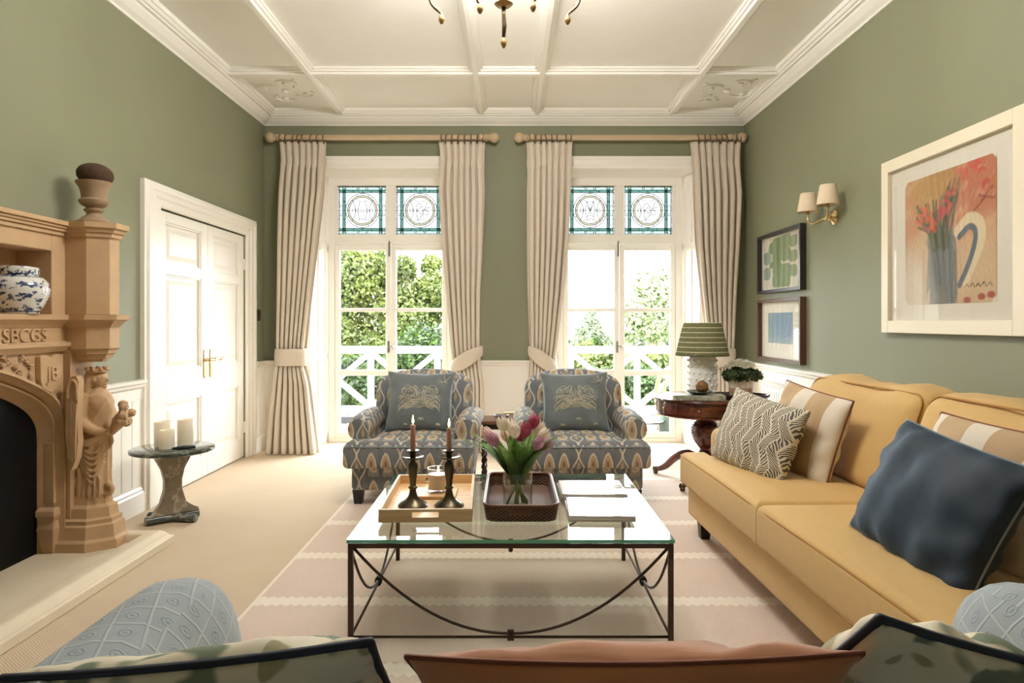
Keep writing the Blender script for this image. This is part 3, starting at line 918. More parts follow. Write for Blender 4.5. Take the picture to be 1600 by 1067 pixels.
def stained(w, cx, cz, hw, hh, kind, idx):
    root = G().box(cx - hw, cx + hw, .002, .006, cz - hh, cz + hh).obj('leaded_pane', 'leadpane', w)
    y = -.002
    def pt(u, v): return (cx + u * hw, y, cz + v * hh)
    tl = G(); aq = G(); am = G(); ld = G()
    def rect(g, u0, u1, v0, v1, yy): g.box(cx + u0 * hw, cx + u1 * hw, yy, yy + .003, cz + v0 * hh, cz + v1 * hh)
    i, o_ = .70, .82
    for s in (-1, 1):
        rect(tl, min(s * i, s * o_), max(s * i, s * o_), -.93, .93, .0)
        rect(tl, -.95, .95, min(s * .73, s * .84), max(s * .73, s * .84), -.0035)
        rect(aq, -.95, .95, .84, .96, .0) if s > 0 else rect(aq, -.95, .95, -.95, -.84, .0)
        rect(aq, -.97, -.82, -.73, .73, .0) if False else None
    def line(a, b, r=.0034): ld.tube([pt(*a), pt(*b)], r, 4)
    for s in (-1, 1):
        for q in (i, o_, .95): line((s * q, -1), (s * q, 1)); 
        for q in (.73, .84, .96): line((-1, s * q), (1, s * q))
        for q in (-.37, 0, .37): line((q, s * .73), (q, s * .84)); line((q, s * .96), (q, s))
        for q in (-.22, -.15, .15, .22): line((q, s * .84), (q, s * .96))
        for q in (-.2, -.13, .13, .2): line((s * o_, q), (s * .95, q))
        for q in (-.37, .37): line((s * i, q), (s * o_, q)); line((s * .95, q), (s, q))
    line((-1, 0), (1, 0))
    def circ(r, g=ld, rad=.0036, n=40): g.tube([pt(r * math.cos(2 * PI * k / n), r * math.sin(2 * PI * k / n)) for k in range(n)], rad, 4, closed=True)
    circ(.70); circ(.61, ld, .0042); circ(.54)
    n = 40
    am.add([pt(r * math.cos(2 * PI * k / n), r * math.sin(2 * PI * k / n)) for r in (.54, .61) for k in range(n)], [(k, (k + 1) % n, n + (k + 1) % n, n + k) for k in range(n)])
    for k in range(8):
        a = PI / 8 + k * PI / 4; line((.61 * math.cos(a), .61 * math.sin(a)), (.70 * math.cos(a), .70 * math.sin(a)))
    for k in range(4):
        a = PI / 4 + k * PI / 2; line((.54 * math.cos(a), .54 * math.sin(a)), (.61 * math.cos(a), .61 * math.sin(a)))
    for s in (-1, 1):
        ld.tube([pt(.34 * t, s * (.42 - .06 * (1 - t * t) + .06 * t * t)) for t in np.linspace(-.8, .8, 7)], .003, 4)
    def curve(pts): ld.tube([pt(a, b) for a, b in smoothpts(pts, 5)], .0034, 4)
    curve([(-.40, .37), (-.29, .12), (-.29, -.12), (-.40, -.37)])
    ld.tube([pt(-.36 + .07 * math.cos(2 * PI * k / 12), .07 * math.sin(2 * PI * k / 12)) for k in range(12)], .003, 4, closed=True)
    if kind == 0:
        curve([(.40, .37), (.29, .12), (.29, -.12), (.40, -.37)])
        ld.tube([pt(.36 + .07 * math.cos(2 * PI * k / 12), .07 * math.sin(2 * PI * k / 12)) for k in range(12)], .003, 4, closed=True)
        if idx == 1:                                   # letter H
            curve([(-.10, .38), (-.19, .05), (-.19, -.08), (-.11, -.37)]); curve([(.10, .38), (.19, .05), (.19, -.08), (.11, -.37)])
            line((-.19, .05), (.19, .05)); line((-.19, -.05), (.19, -.05))
        else:                                          # letter M
            curve([(-.13, .38), (-.20, .05), (-.18, -.1), (-.12, -.37)]); curve([(.13, .38), (.20, .05), (.18, -.1), (.12, -.37)])
            line((-.13, .38), (0, .0)); line((.13, .38), (0, .0)); line((-.13, .2), (.1, -.17)); line((.13, .2), (-.1, -.17))
            line((-.14, -.25), (0, -.17)); line((.14, -.25), (0, -.17))
    else:                                              # monogram R S
        curve([(-.14, .0), (-.17, .15), (-.05, .30), (.06, .22), (.10, .02), (.06, -.2)]); line((-.14, 0), (.04, .18)); curve([(-.14, -.02), (.0, -.08), (.02, -.2)])
        curve([(-.16, 0), (-.12, -.3), (-.02, -.55)]); line((-.08, -.33), (.14, -.17)); curve([(.14, -.17), (.14, -.0), (.20, .06)])
        line((.22, .09), (.44, .14)); curve([(.30, .38), (.24, .2), (.20, .05), (.34, -.06), (.30, -.18), (.18, -.17)])
    tl.obj('teal_glass', 'tealglass', root); aq.obj('aqua_glass', 'aquaglass', root); am.obj('amber_glass', 'amberglass', root)
    ld.obj('lead_came', 'lead', root)
make_window(1, W1, 'tall casement window with leaded lights nearest the double doors')
make_window(2, W2, 'tall casement window with leaded lights behind the lamp')

# ------------------------------------------------------------------ balcony and garden outside
GZ = -1.3
st(G().box(-60, 60, 9.12, 160, GZ - .2, GZ).obj('ground', 'lawn'), 'rough green lawn beyond the balcony', 'ground')
bal = st(G().box(-4.2, 4.2, 7.25, 9.12, -.30, -.065).obj('balcony_floor', 'gutter'), 'chequered tiled balcony outside the windows', 'balcony')
tm = {c: G().box(-.147, .147, -.147, .147, -.07, -.05).mesh('tile', 'tile' + c) for c in ('black', 'white')}
for i in range(18):
    for j in range(5):
        o = bpy.data.objects.new('tile', tm['black' if (i + j) % 2 else 'white'])
        o.location = (-2.55 + i * .3, 7.42 + j * .3, 0); COL.objects.link(o); o.parent = bal
G().box(-4.2, 4.2, 8.80, 9.06, -.07, .03).obj('kerb', 'gutter', bal, bevel=.01)
bl = thing('balustrade', 'white timber balcony railing with diamond braces', 'railing', (0, 9.0, 0))
G().box(-4.2, 4.2, -.05, .05, .837, .93).obj('top_rail', 'outwhite', bl, bevel=.008)
G().box(-4.2, 4.2, -.035, .035, .03, .145).obj('bottom_rail', 'outwhite', bl, bevel=.006)
for k in range(-3, 8):
    x = -1.843 + .877 * k
    if abs(x) > 4.2: continue
    G().box(x - .038, x + .038, -.035, .035, .145, .837).obj('post', 'outwhite', bl, bevel=.005)
    for s in (-1, 1):
        for z0 in (.837, .145):
            a = np.array([x + s * .02, z0]); b = np.array([x + s * .44, .49]); d = (b - a) / np.linalg.norm(b - a); n = np.array([-d[1], d[0]]) * .034
            G().prism([tuple(a + n), tuple(b + n), tuple(b - n), tuple(a - n)], 'y', -.02, .02).obj('brace', 'outwhite', bl)

def leaf_cloud(name, blobs, n, size, mat, parent=None, shell=0.55, aspect=1.6, seed=1, droop=0.0):
    r = np.random.default_rng(seed)
    w = np.array([b[3] * b[4] * b[5] if len(b) > 5 else b[3] ** 2 for b in blobs]); w = w ** .8; w /= w.sum()
    k = r.choice(len(blobs), n, p=w)
    d = r.normal(size=(n, 3)); d /= np.linalg.norm(d, axis=1)[:, None]
    rad = 1 - shell * r.random(n) ** 2 + r.normal(size=n) * .07
    C_ = np.array([b[:3] for b in blobs])[k]; RR = np.array([(b[3:6] if len(b) > 5 else (b[3],) * 3) for b in blobs])[k]
    c = C_ + d * RR * rad[:, None]
    a = r.normal(size=(n, 3)); a /= np.linalg.norm(a, axis=1)[:, None]
    b = np.cross(a, d + r.normal(size=(n, 3)) * .6); b /= (np.linalg.norm(b, axis=1)[:, None] + 1e-9)
    s = size * (.6 + .8 * r.random(n))[:, None]
    a *= s * aspect / 2; b *= s / 2
    mid = np.cross(a, b); mid /= (np.linalg.norm(mid, axis=1)[:, None] + 1e-9)
    v = np.stack([c - a, c + b + mid * s * .12, c + a, c - b + mid * s * .12], 1).reshape(-1, 3)
    me = bpy.data.meshes.new(name)
    me.vertices.add(n * 4); me.vertices.foreach_set('co', v.astype(np.float32).ravel())
    me.loops.add(n * 4); me.loops.foreach_set('vertex_index', np.arange(n * 4, dtype=np.int32))
    me.polygons.add(n); me.polygons.foreach_set('loop_start', np.arange(0, n * 4, 4, dtype=np.int32)); me.polygons.foreach_set('loop_total', np.full(n, 4, np.int32))
    me.update(calc_edges=True); me.validate()
    me.materials.append(M[mat].mat)
    o = bpy.data.objects.new(name, me); COL.objects.link(o)
    if parent is not None: o.parent = parent
    o['kind'] = 'stuff'
    return o
def tree(name, label, x, y, h, crown, n, size, mat, trunk_r=.12, seed=1, limbs=6, group='trees beyond the balcony', shell=.55, limb_r=.35):
    t = thing(name, label, 'tree', (x, y, GZ), group=group)
    leaf_cloud('foliage', crown, n, size, mat, t, seed=seed, shell=shell)
    g = G(); r = random.Random(seed)
    top = h * .75
    g.tube(smoothpts([(0, 0, 0), (.1 * r.uniform(-1, 1), 0, top * .35), (.25 * r.uniform(-1, 1), .1, top * .7), (.3 * r.uniform(-1, 1), 0, top)], 4), [trunk_r * (1 - i / 16) for i in range(13)], 8)
    for k in range(limbs):
        b = crown[k % len(crown)]
        z0 = top * (.25 + .6 * k / limbs)
        p1 = Vector((b[0] * .5 + r.uniform(-.2, .2), b[1] * .5, (z0 + b[2]) / 2 + .1)); p2 = Vector((b[0] + r.uniform(-.5, .5) * b[3], b[1] + r.uniform(-.5, .2) * b[3], b[2] + r.uniform(-.2, .5) * b[3]))
        g.tube(smoothpts([(0, 0, z0), tuple(p1), tuple(p2), tuple(p2 + Vector((r.uniform(-.4, .4), r.uniform(-.3, .3), r.uniform(-.1, .5))) * b[3])], 4), [trunk_r * limb_r * (1 - i / 15) for i in range(13)], 6)
    g.obj('trunk', 'bark', t, smooth=True)
    return t
# seen through the left window
tree('broadleaf_tree', 'sprawling leafy tree with grey limbs filling the left window', -2.3, 13.5, 5.2,
     [(-.85, 0, 3.35, .7), (-.35, .3, 3.6, .45), (.35, .2, 2.9, .6), (.85, .1, 3.1, .45), (.1, 0, 2.4, .8), (-1.3, 0, 2.7, .8), (1.5, .2, 2.8, .5), (-1.1, 0, 3.6, .5), (.7, .3, 3.7, .22), (1.2, .3, 3.5, .25), (.2, 0, 3.6, .25)], 42000, .052, 'leaf_yellow', .17, 3, 16, shell=.95)
tree('laurel_bush', 'dense glossy green bush behind the railing, left of the candles', -1.55, 11.6, 2.6,
     [(-.7, 0, 1.4, .7), (.1, .1, 1.75, .7), (.8, 0, 1.5, .65), (-1.4, 0, 1.2, .7), (-.3, -.2, .8, .8), (.9, -.1, .8, .7), (1.4, .1, 1.3, .5)], 60000, .052, 'leaf_dark', .07, 5, 6)
tree('olive_shrub', 'yellow green shrub beside the dense bush in the left window', -2.95, 12.6, 2.4,
     [(0, 0, 1.5, .65), (-.4, 0, 2.1, .55), (.5, .1, 1.0, .6), (.4, .1, 1.9, .4)], 22000, .05, 'leaf_yellow', .05, 8, 5)
# seen through the right window
def hedge(name, label, x0, x1, y, z1, n, mat, seed, size=.07):
    L = x1 - x0; k = max(2, int(L / .55))
    t = thing(name, label, 'hedge', ((x0 + x1) / 2, y, GZ), group='hedges below the balcony railing')
    leaf_cloud('foliage', [(-L / 2 + L * (i + .5) / k, hash2(i, seed) * .2, (z1 - GZ) * .62 + .12 * (hash2(i, seed + 3) - .5), .5, .5, (z1 - GZ) * .40) for i in range(k)], n, size, mat, t, seed=seed)
    return t
hedge('clipped_hedge', 'dark clipped hedge low behind the railing in the right window', .6, 4.2, 11.2, .42, 40000, 'leaf_dark', 21, .055)
hedge('garden_hedge', 'paler hedge running further back across the right window', .8, 7.0, 16.0, .55, 22000, 'leaf_yellow', 23, .09)
hedge('distant_hedge', 'far grey green hedge line at the foot of the distant trees', 1, 24, 44, .35, 14000, 'leaf_grey', 25, .25)
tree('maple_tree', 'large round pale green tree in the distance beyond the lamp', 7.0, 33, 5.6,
     [(0, 0, 4.0, 1.15), (-.9, 0, 3.1, .9), (.95, 0, 3.2, .95), (.4, .2, 4.6, .75), (-.5, 0, 4.4, .75), (0, 0, 2.6, 1.0), (1.3, .2, 2.4, .7), (-1.25, 0, 2.2, .6), (1.6, 0, 3.9, .6)], 26000, .12, 'leaf_hazed', .16, 31, 8, shell=.8)
tree('cedar_tree', 'grey green conifer far off behind the right armchair', 4.75, 40, 3.4,
     [(0, 0, 2.5, .55), (0, 0, 1.9, .75), (-.3, 0, 1.4, .85), (.4, 0, 1.3, .8), (0, 0, 3.0, .3)], 12000, .13, 'leaf_grey', .12, 33, 4)
tree('bare_sapling', 'thin pale sapling at the left edge of the right window', 3.75, 36, 3.0, [(0, 0, 2.2, .35), (.1, 0, 1.6, .4)], 700, .1, 'leaf_grey', .06, 35, 8)
tree('golden_shrub', 'small golden shrub in front of the distant conifer', 3.6, 32, 1.9, [(0, 0, 1.25, .4), (.1, 0, .9, .45)], 3000, .1, 'leaf_yellow', .05, 37, 3)
tree('cypress_shrub', 'dark pointed cypress beside the golden shrub', 4.15, 33, 1.9, [(0, 0, 1.2, .28, .28, .6), (.3, 0, .95, .25, .25, .5)], 3500, .1, 'leaf_dark', .05, 39, 2)
# things on the balcony
ch = thing('garden_chair', 'curved rattan garden chair on the balcony beyond the drum table', 'chair', (2.02, 8.15, -.05))
g = G(); g.tube(smoothpts([(-.22, .1, 0), (-.26, .1, .45), (-.2, .05, .68), (-.05, 0, .78), (.15, 0, .8), (.3, 0, .78)], 6), .028, 8); g.tube(smoothpts([(-.12, .15, 0), (-.16, .15, .45), (-.1, .12, .62), (.05, .1, .70), (.3, .1, .70)], 6), .022, 8)
g.obj('arm_hoop', 'rattan', ch, smooth=True)
G().box(-.15, .4, -.2, .3, .36, .42).obj('seat', 'rattan', ch, bevel=.02)
for a, b in ((.35, -.15), (.35, .25)): G().tube([(a, b, 0), (a, b, .4)], .02, 8).obj('leg', 'rattan', ch)
bn = thing('planter_bin', 'dark green metal planter standing on the balcony tiles', 'planter', (1.80, 7.72, -.05))
G().lathe([(.115, 0), (.135, .42), (.145, .43), (.145, .45), (.125, .45), (.12, .40), (.0, .40)], 24).obj('body', 'binmetal', bn, smooth=40)
sk = thing('metal_tray_stand', 'round polished metal tray stand on the balcony', 'stand', (1.50, 7.75, -.05))
G().lathe([(.0, .17), (.24, .17), (.26, .19), (.26, .205), (.25, .205), (.235, .185), (0, .185)], 32).obj('tray', 'steel', sk, smooth=40)
for k in range(3):
    a = k * 2 * PI / 3; G().tube([(.2 * math.cos(a), .2 * math.sin(a), 0), (.18 * math.cos(a), .18 * math.sin(a), .17)], .012, 6).obj('leg', 'steel', sk)
G().lathe([(.21, .04), (.225, .04), (.225, .055), (.21, .055), (.21, .04)], 28, caps=False).obj('lower_ring', 'steel', sk, smooth=40)

# ------------------------------------------------------------------ carved stone fireplace
fp = thing('fireplace', 'carved sandstone fireplace with angel figure, niche shelf and raised hearth', 'fireplace')
XF = -2.36                                            # front plane of the surround
def oct_(o, mir=False):
    p = [(-2.47, 3.62 - o), (-2.25 + .41 * o, 3.62 - o), (-2.16 + o, 3.68 - .41 * o), (-2.16 + o, 3.77 + .41 * o), (-2.25 + .41 * o, 3.84 + o), (-2.47, 3.84 + o)]
    return [(x, 5.6 - y) for x, y in p] if mir else p
def oct_loft(zs, mir=False):
    g = G(); g.loft([[(x, y, z) for x, y in oct_(o, mir)] for z, o in zs]); return g
for mir in (False, True):
    oct_loft([(1.288, 0), (1.71, 0)], mir).obj('pier_shaft', 'stone', fp, bevel=.004)
    oct_loft([(1.70, .0), (1.705, .012), (1.725, .014), (1.73, .026), (1.745, .03), (1.752, .044), (1.78, .046)], mir).obj('pier_cap', 'stone', fp)
    oct_loft([(1.222, .004), (1.235, .012), (1.255, .03), (1.262, .046), (1.288, .05)], mir).obj('pier_shelf', 'stone', fp)
    oct_loft([(1.105, 0), (1.225, 0)], mir).obj('pier_block', 'stone', fp, bevel=.003)
    oct_loft([(1.035, -.055), (1.05, -.05), (1.055, -.03), (1.075, -.026), (1.08, -.012), (1.10, -.008), (1.108, .004)], mir).obj('corbel', 'stone', fp)
    oct_loft([(.04, .048), (.085, .045), (.10, .03), (.165, .024), (.175, .012), (.195, .014), (.205, -.002), (.255, -.008), (.27, -.028), (.32, -.035)], mir).obj('pedestal', 'stone', fp)
    y0, y1 = (3.60, 3.84) if not mir else (1.76, 2.0)
    G().box(-2.47, -2.335, y0 + .02, y1 - .02, .04, 1.12).obj('pier_core', 'stone', fp)
# overmantel with open niche
g = G(); yn0, yn1 = 2.09, 3.512
g.box(-2.60, XF, 1.98, yn0, 1.27, 1.71).box(-2.60, XF, yn1, 3.62, 1.27, 1.71).box(-2.60, XF, yn0, yn1, 1.615, 1.71).box(-2.60, -2.54, yn0, yn1, 1.27, 1.62)
g.obj('overmantel', 'stone', fp, bevel=.005)
g = G()
for z0, z1, p in ((1.70, 1.722, .012), (1.722, 1.738, .024), (1.738, 1.752, .034), (1.752, 1.775, .046)): g.box(-2.60, XF + p, 1.96, 3.60, z0, z1)
g.obj('overmantel_cornice', 'stone', fp, bevel=.003)
g = G(); g.loft([[(-2.58, y, 1.222), (XF + .004, y, 1.222), (XF + .012, y, 1.235), (XF + .034, y, 1.255), (XF + .046, y, 1.262), (XF + .05, y, 1.288), (-2.58, y, 1.288)] for y in (1.96, 3.59)])
g.obj('mantel_shelf', 'stone', fp)
fz = G().box(-2.60, XF, 1.98, 3.62, 1.14, 1.225).obj('frieze', 'stone', fp)
MX = Matrix(((0, 0, 1, 0), (1, 0, 0, 0), (0, 1, 0, 0), (0, 0, 0, 1)))         # text x -> +Y, text y -> +Z, facing +X
text_mesh('carved_letters', 'CSBISBCGS', .092, .007, Matrix.Translation((XF + .003, 3.21, 1.182)) @ MX @ Matrix.Scale(1.15, 4, (1, 0, 0)), 'stone', fz)
g = G(); g.loft([[(-2.5, y, 1.095), (XF + .004, y, 1.095), (XF + .02, y, 1.115), (XF + .03, y, 1.125), (XF + .03, y, 1.142), (XF + .01, y, 1.15), (-2.5, y, 1.15)] for y in (1.98, 3.63)])
g.obj('string_moulding', 'stone', fp)
# Tudor arch
outer = smoothpts([(3.60, .62), (3.597, .72), (3.575, .81), (3.50, .885), (3.36, .955), (3.155, 1.03), (2.8, 1.086)], 5)
inner = smoothpts([(3.566, .55), (3.566, .63), (3.55, .715), (3.47, .80), (3.30, .885), (3.05, .955), (2.8, 1.0)], 5)
def full(c): return c + [(5.6 - y, z) for y, z in c[::-1][1:]]
O = [(3.60, .04)] + outer; I = [(3.566, .04)] + inner
O, I = full(O), full(I)
rings = []
sec = [(0, XF), (.02, XF + .012), (.16, XF + .012), (.20, XF - .012), (.42, XF - .05), (.52, XF - .03), (.60, XF - .034), (.66, XF - .07), (.90, XF - .10), (1.0, XF - .115), (1.0, XF - .16)]
for (yo, zo), (yi, zi) in zip(O, I):
    rings.append([(xx, yo + (yi - yo) * t, zo + (zi - zo) * t) for t, xx in sec])
G().loft(rings, caps=False, closed=False).obj('arch_moulding', 'stone', fp, smooth=30, recalc=True)
g = G()
oo = full(outer)
for (ya, za), (yb, zb) in zip(oo, oo[1:]):
    for xx in (XF,):
        g.add([(xx - .012, ya, za), (xx - .012, yb, zb), (xx - .012, yb, 1.10), (xx - .012, ya, 1.10)], [(0, 1, 2, 3)])
sp = g.obj('spandrel', 'stone', fp)
G().box(-2.47, XF - .012, 3.598, 3.63, .04, 1.10).obj('jamb_return', 'stone', fp)
# sunk jamb panel with a corbelled foot
g = G(); g.box(XF - .085, XF - .03, 3.572, 3.60, .30, .62).loft([[(XF - .11 + k, 3.575 - d, z), (XF - .01 - k, 3.575 - d, z), (XF - .01 - k, 3.60, z), (XF - .11 + k, 3.60, z)] for z, d, k in ((.04, .01, .02), (.10, .02, .012), (.17, .03, .004), (.21, .018, .01), (.24, .032, 0), (.265, .03, 0), (.28, .012, .008))])
g.obj('jamb_panel', 'stone', fp, bevel=.004)
# leaves carved in the spandrel
lg = G()
rl = random.Random(11); spots = []
for k in range(400):
    y, z = rl.uniform(3.0, 3.585), rl.uniform(.80, 1.085)
    zo = np.interp(y, [p[0] for p in outer[::-1]], [p[1] for p in outer[::-1]])
    if z < zo + .012 or (3.375 < y < 3.60 and z > .885): continue
    if any((y - a) ** 2 + (z - b) ** 2 < .0011 for a, b in spots): continue
    spots.append((y, z))
for y, z in spots:
    a0 = rl.uniform(0, 6.28)
    g = G()
    for k in range(5):
        a = a0 + (k - 2) * .75; L = .026 if k == 2 else .019
        c = (XF - .006, y + L * .6 * math.cos(a), z + L * .6 * math.sin(a))
        g.tube([(XF - .012, y, z), (XF + .002, y + L * .5 * math.cos(a), z + L * .5 * math.sin(a)), (XF - .008, y + L * math.cos(a), z + L * math.sin(a))], [.003, .0075, .002], 6)
    g.obj('carved_leaf', 'stone', sp, smooth=True)
sh = [(3.405, 1.075), (3.44, 1.085), (3.49, 1.068), (3.54, 1.085), (3.575, 1.075), (3.572, .96), (3.555, .915), (3.49, .885), (3.425, .915), (3.408, .96)]
shd = G().prism(sh, 'x', XF - .012, XF + .016).obj('carved_shield', 'stone', sp, bevel=.004)
text_mesh('carved_monogram', 'JB', .10, .006, Matrix.Translation((XF + .018, 3.49, .985)) @ MX, 'stone', shd)
# firebox and hearth
G().box(-2.56, -2.475, 2.0, 3.6, .04, 1.06).obj('fire_plate', 'black', fp)
G().box(-2.56, -1.96, 1.6, 3.82, 0, .04).obj('hearth_slab', 'hearth', fp)
KP = [(0, 0), (.0, .055), (.012, .078), (.03, .085), (.085, .085), (.105, .07), (.118, .05), (.135, .045), (.14, 0)]
g = G()
# kerb: front run then mitred return to the wall
path = [((-2.045, 1.55), (1, 0)), ((-2.045, 3.74), (1, 1)), ((XL + .02, 3.74), (0, 1))]
g.loft([[(x + dx * p, y + dy * p, z) for p, z in KP] for (x, y), (dx, dy) in path])
g.obj('hearth_kerb', 'hearth', fp, bevel=.006, smooth=30)

# angel figure carved against the pier, facing into the room
ang = G()
SC = 287.0
def ax(px): return (px - 798) / F * 3.72
def az(py): return EYE - (py - CY) / F * 3.72
secs = [(776, 114, 168, .075), (768, 113, 171, .08), (745, 116, 169, .075), (720, 121, 170, .072), (697, 126, 171, .07), (675, 127, 172, .07), (655, 130, 173, .066), (640, 129, 175, .068), (627, 129, 174, .074), (617, 132, 170, .068), (611, 139, 165, .045), (606, 145, 161, .026), (600, 146, 161, .026)]
rings = []
n = 48
for py, a, b, dy in secs:
    cx, hw = (ax(a) + ax(b)) / 2, (ax(b) - ax(a)) / 2
    z = az(py); ring = []
    low = max(0, min(1, (py - 640) / 90))
    for i in range(n):
        t = 2 * PI * i / n
        k = 1 + .075 * low * math.sin(11 * t + z * 9) + .035 * (1 - low) * (py > 612) * math.sin(7 * t + 60 * z)
        ring.append((cx + hw * k * math.cos(t), 3.73 + dy * k * math.sin(t), z))
    rings.append(ring)
ang.loft(rings)
hx, hz = ax(152), az(592)
ang.sphere((hx, 3.73, hz), (.046, .040, .056), 18, 12)
ang.sphere((hx - .022, 3.73, hz + .008), (.048, .047, .056), 16, 10)                       # hair
ang.tube([(hx - .03, 3.70, hz), (hx - .045, 3.695, hz - .05), (hx - .05, 3.69, hz - .10)], [.024, .022, .012], 8)
ang.tube([(hx + .036, 3.73, hz + .012), (hx + .054, 3.73, hz - .008), (hx + .044, 3.73, hz - .014)], [.006, .009, .006], 6)   # nose
ang.sphere((hx + .040, 3.73, hz - .026), (.010, .014, .005), 8, 5); ang.sphere((hx + .034, 3.73, hz - .042), (.014, .016, .011), 8, 5)
for s in (-1, 1):
    ang.sphere((hx + .034, 3.73 + s * .018, hz + .010), (.009, .009, .006), 8, 5)
    ang.tube([(hx + .04, 3.73 + s * .008, hz + .022), (hx + .034, 3.73 + s * .026, hz + .022)], .004, 5)
    ang.sphere((hx - .002, 3.73 + s * .041, hz - .004), (.010, .006, .015), 8, 5)
def limb(pts, rr, y0): ang.tube(smoothpts([(ax(a), y, az(b)) for a, b, y in pts], 5), np.interp(np.linspace(0, 1, 5 * (len(pts) - 1) + 1), np.linspace(0, 1, len(rr)), rr).tolist(), 10)
limb([(142, 617, 3.685), (137, 634, 3.655), (139, 655, 3.645), (158, 669, 3.65), (176, 673, 3.68)], [.036, .036, .031, .023, .016], 0)
limb([(150, 622, 3.79), (160, 645, 3.80), (172, 662, 3.78), (180, 668, 3.73)], [.028, .028, .022, .016], 0)
for k in range(4): ang.tube([(ax(175), 3.676 + .004 * k, az(671 + k * 2.2)), (ax(180), 3.70, az(671 + k * 2.2)), (ax(182), 3.715, az(670 + k * 2))], [.006, .006, .004], 6)
ang.tube([(ax(174), 3.672, az(669)), (ax(179), 3.684, az(664))], [.006, .004], 6)
# drapery rolls: diagonal shawl, girdle swag and hem
for k in range(5):
    ang.tube(smoothpts([(ax(171 - 3 * k), 3.70, az(622 + 4 * k)), (ax(165 - 2 * k), 3.665, az(640 + 3 * k)), (ax(150 - k), 3.662, az(655 + 2 * k)), (ax(136), 3.67, az(662 + k))], 4), .007, 6)
for k in range(4):
    ang.tube(smoothpts([(ax(134 + k), 3.66, az(668 + 3 * k)), (ax(145), 3.645, az(684 + 3 * k)), (ax(158), 3.66, az(680 + 2 * k)), (ax(168), 3.68, az(672))], 4), .008, 6)
for k in range(6):
    ang.tube(smoothpts([(ax(168), 3.69, az(690 + 6 * k)), (ax(156), 3.655, az(705 + 9 * k)), (ax(143), 3.655, az(700 + 7 * k)), (ax(136 - k), 3.66, az(690 + 4 * k))], 4), .0065, 6)
for k in range(7):
    ang.tube(smoothpts([(ax(120 + 7 * k), 3.665 - .012 * math.sin(k), az(722 + 3 * k)), (ax(118 + 8 * k), 3.66, az(748)), (ax(116 + 8.4 * k), 3.655, az(772))], 4), .008, 6)
ang.tube(smoothpts([(ax(170), 3.70, az(752)), (ax(178), 3.70, az(760)), (ax(176), 3.70, az(768)), (ax(168), 3.70, az(771))], 4), .015, 8)   # foot
ang.tube([(ax(172), 3.72, az(676)), (ax(174), 3.72, az(690)), (ax(172), 3.72, az(700))], [.012, .014, .006], 8)
fig = ang.obj('angel_figure', 'stone', fp, smooth=True)
md = fig.modifiers.new('weld', 'REMESH'); md.mode = 'VOXEL'; md.voxel_size = .0048; md.use_smooth_shade = True
md = fig.modifiers.new('soften', 'SMOOTH'); md.iterations = 2; md.factor = .5
cr = G(); cr.lathe([(.046, -.006), (.050, -.006), (.050, .012), (.046, .012)], 20, (hx - .006, 3.73, hz + .04), caps=False)
for k in range(9):
    a = 2 * PI * k / 9; cr.sphere((hx - .006 + .05 * math.cos(a), 3.73 + .05 * math.sin(a), hz + .055), (.011, .011, .012), 7, 5)
cr.obj('crown', 'stone', fig, smooth=True)
wg = G()
wo = [(104, 610), (107, 596), (114, 588), (121, 587), (125, 596), (124, 615), (122, 650), (124, 690), (121, 715), (114, 734), (108, 728), (105, 700), (103, 660)]
ax2 = lambda p: (p - 798) / F * 3.575
az2 = lambda p: EYE - (p - CY) / F * 3.575
wg.prism([(ax2(a), az2(b)) for a, b in wo], 'y', 3.565, 3.61)
for k in range(5):
    wg.tube([(ax2(107 + 3.5 * k), 3.565, az2(625 + 3 * abs(k - 2))), (ax2(107 + 3.3 * k), 3.561, az2(680)), (ax2(109.5 + 2.4 * k), 3.565, az2(722 - 3 * abs(k - 2)))], [.005, .007, .003], 6)
wg.tube(smoothpts([(ax2(107), 3.564, az2(622)), (ax2(109), 3.56, az2(604)), (ax2(115), 3.56, az2(594)), (ax2(121), 3.564, az2(600)), (ax2(122), 3.566, az2(625))], 4), .009, 7)
wg.obj('wing', 'stone', fig, bevel=.008, seg=3, smooth=40)
bq = G(); bq.tube([(ax(178), 3.70, az(676)), (ax(190), 3.69, az(658)), (ax(200), 3.68, az(652))], [.014, .036, .044], 12)
for k in range(16):
    a = 2 * PI * hash2(k, 1); rr = .058 * hash2(k, 2) ** .5
    c = (ax(198 + 8 * hash2(k, 5)), 3.68 + rr * math.cos(a), az(646) + rr * 1.0 * math.sin(a))
    bq.sphere(c, (.026, .023, .023), 8, 5); bq.tube([(c[0] + .019, c[1] + .014 * math.cos(q), c[2] + .014 * math.sin(q)) for q in np.linspace(0, 5.5, 8)], .004, 5)
bq.obj('bouquet', 'stone', fig, smooth=True)

# objects on the mantel
jr = thing('ginger_jar', 'round blue and white porcelain jar in the stone niche', 'jar', (-2.385, 3.30, 1.289))
G().lathe([(.0, 0), (.088, 0), (.092, .008), (.105, .03), (.128, .075), (.137, .115), (.130, .150), (.108, .175), (.082, .186), (.078, .19)], 40).obj('body', 'jar', jr, smooth=True)
G().lathe([(.084, .186), (.090, .190), (.091, .215), (.088, .224), (.070, .230), (.0, .232)], 40).obj('lid', 'jar', jr, smooth=50)
ur = thing('stone_urn', 'weathered stone urn holding a brown moss ball on the fireplace', 'urn', (-2.276, 3.73, 1.781))
G().lathe([(0, 0), (.092, 0), (.094, .012), (.075, .022), (.060, .036), (.040, .050), (.034, .062), (.048, .072), (.050, .08), (.036, .09), (.060, .104), (.072, .118), (.074, .130), (.060, .142), (.064, .17), (.072, .20), (.088, .222), (.090, .232), (.078, .232), (.068, .20), (0, .19)], 32).obj('vessel', 'urn', ur, smooth=50)
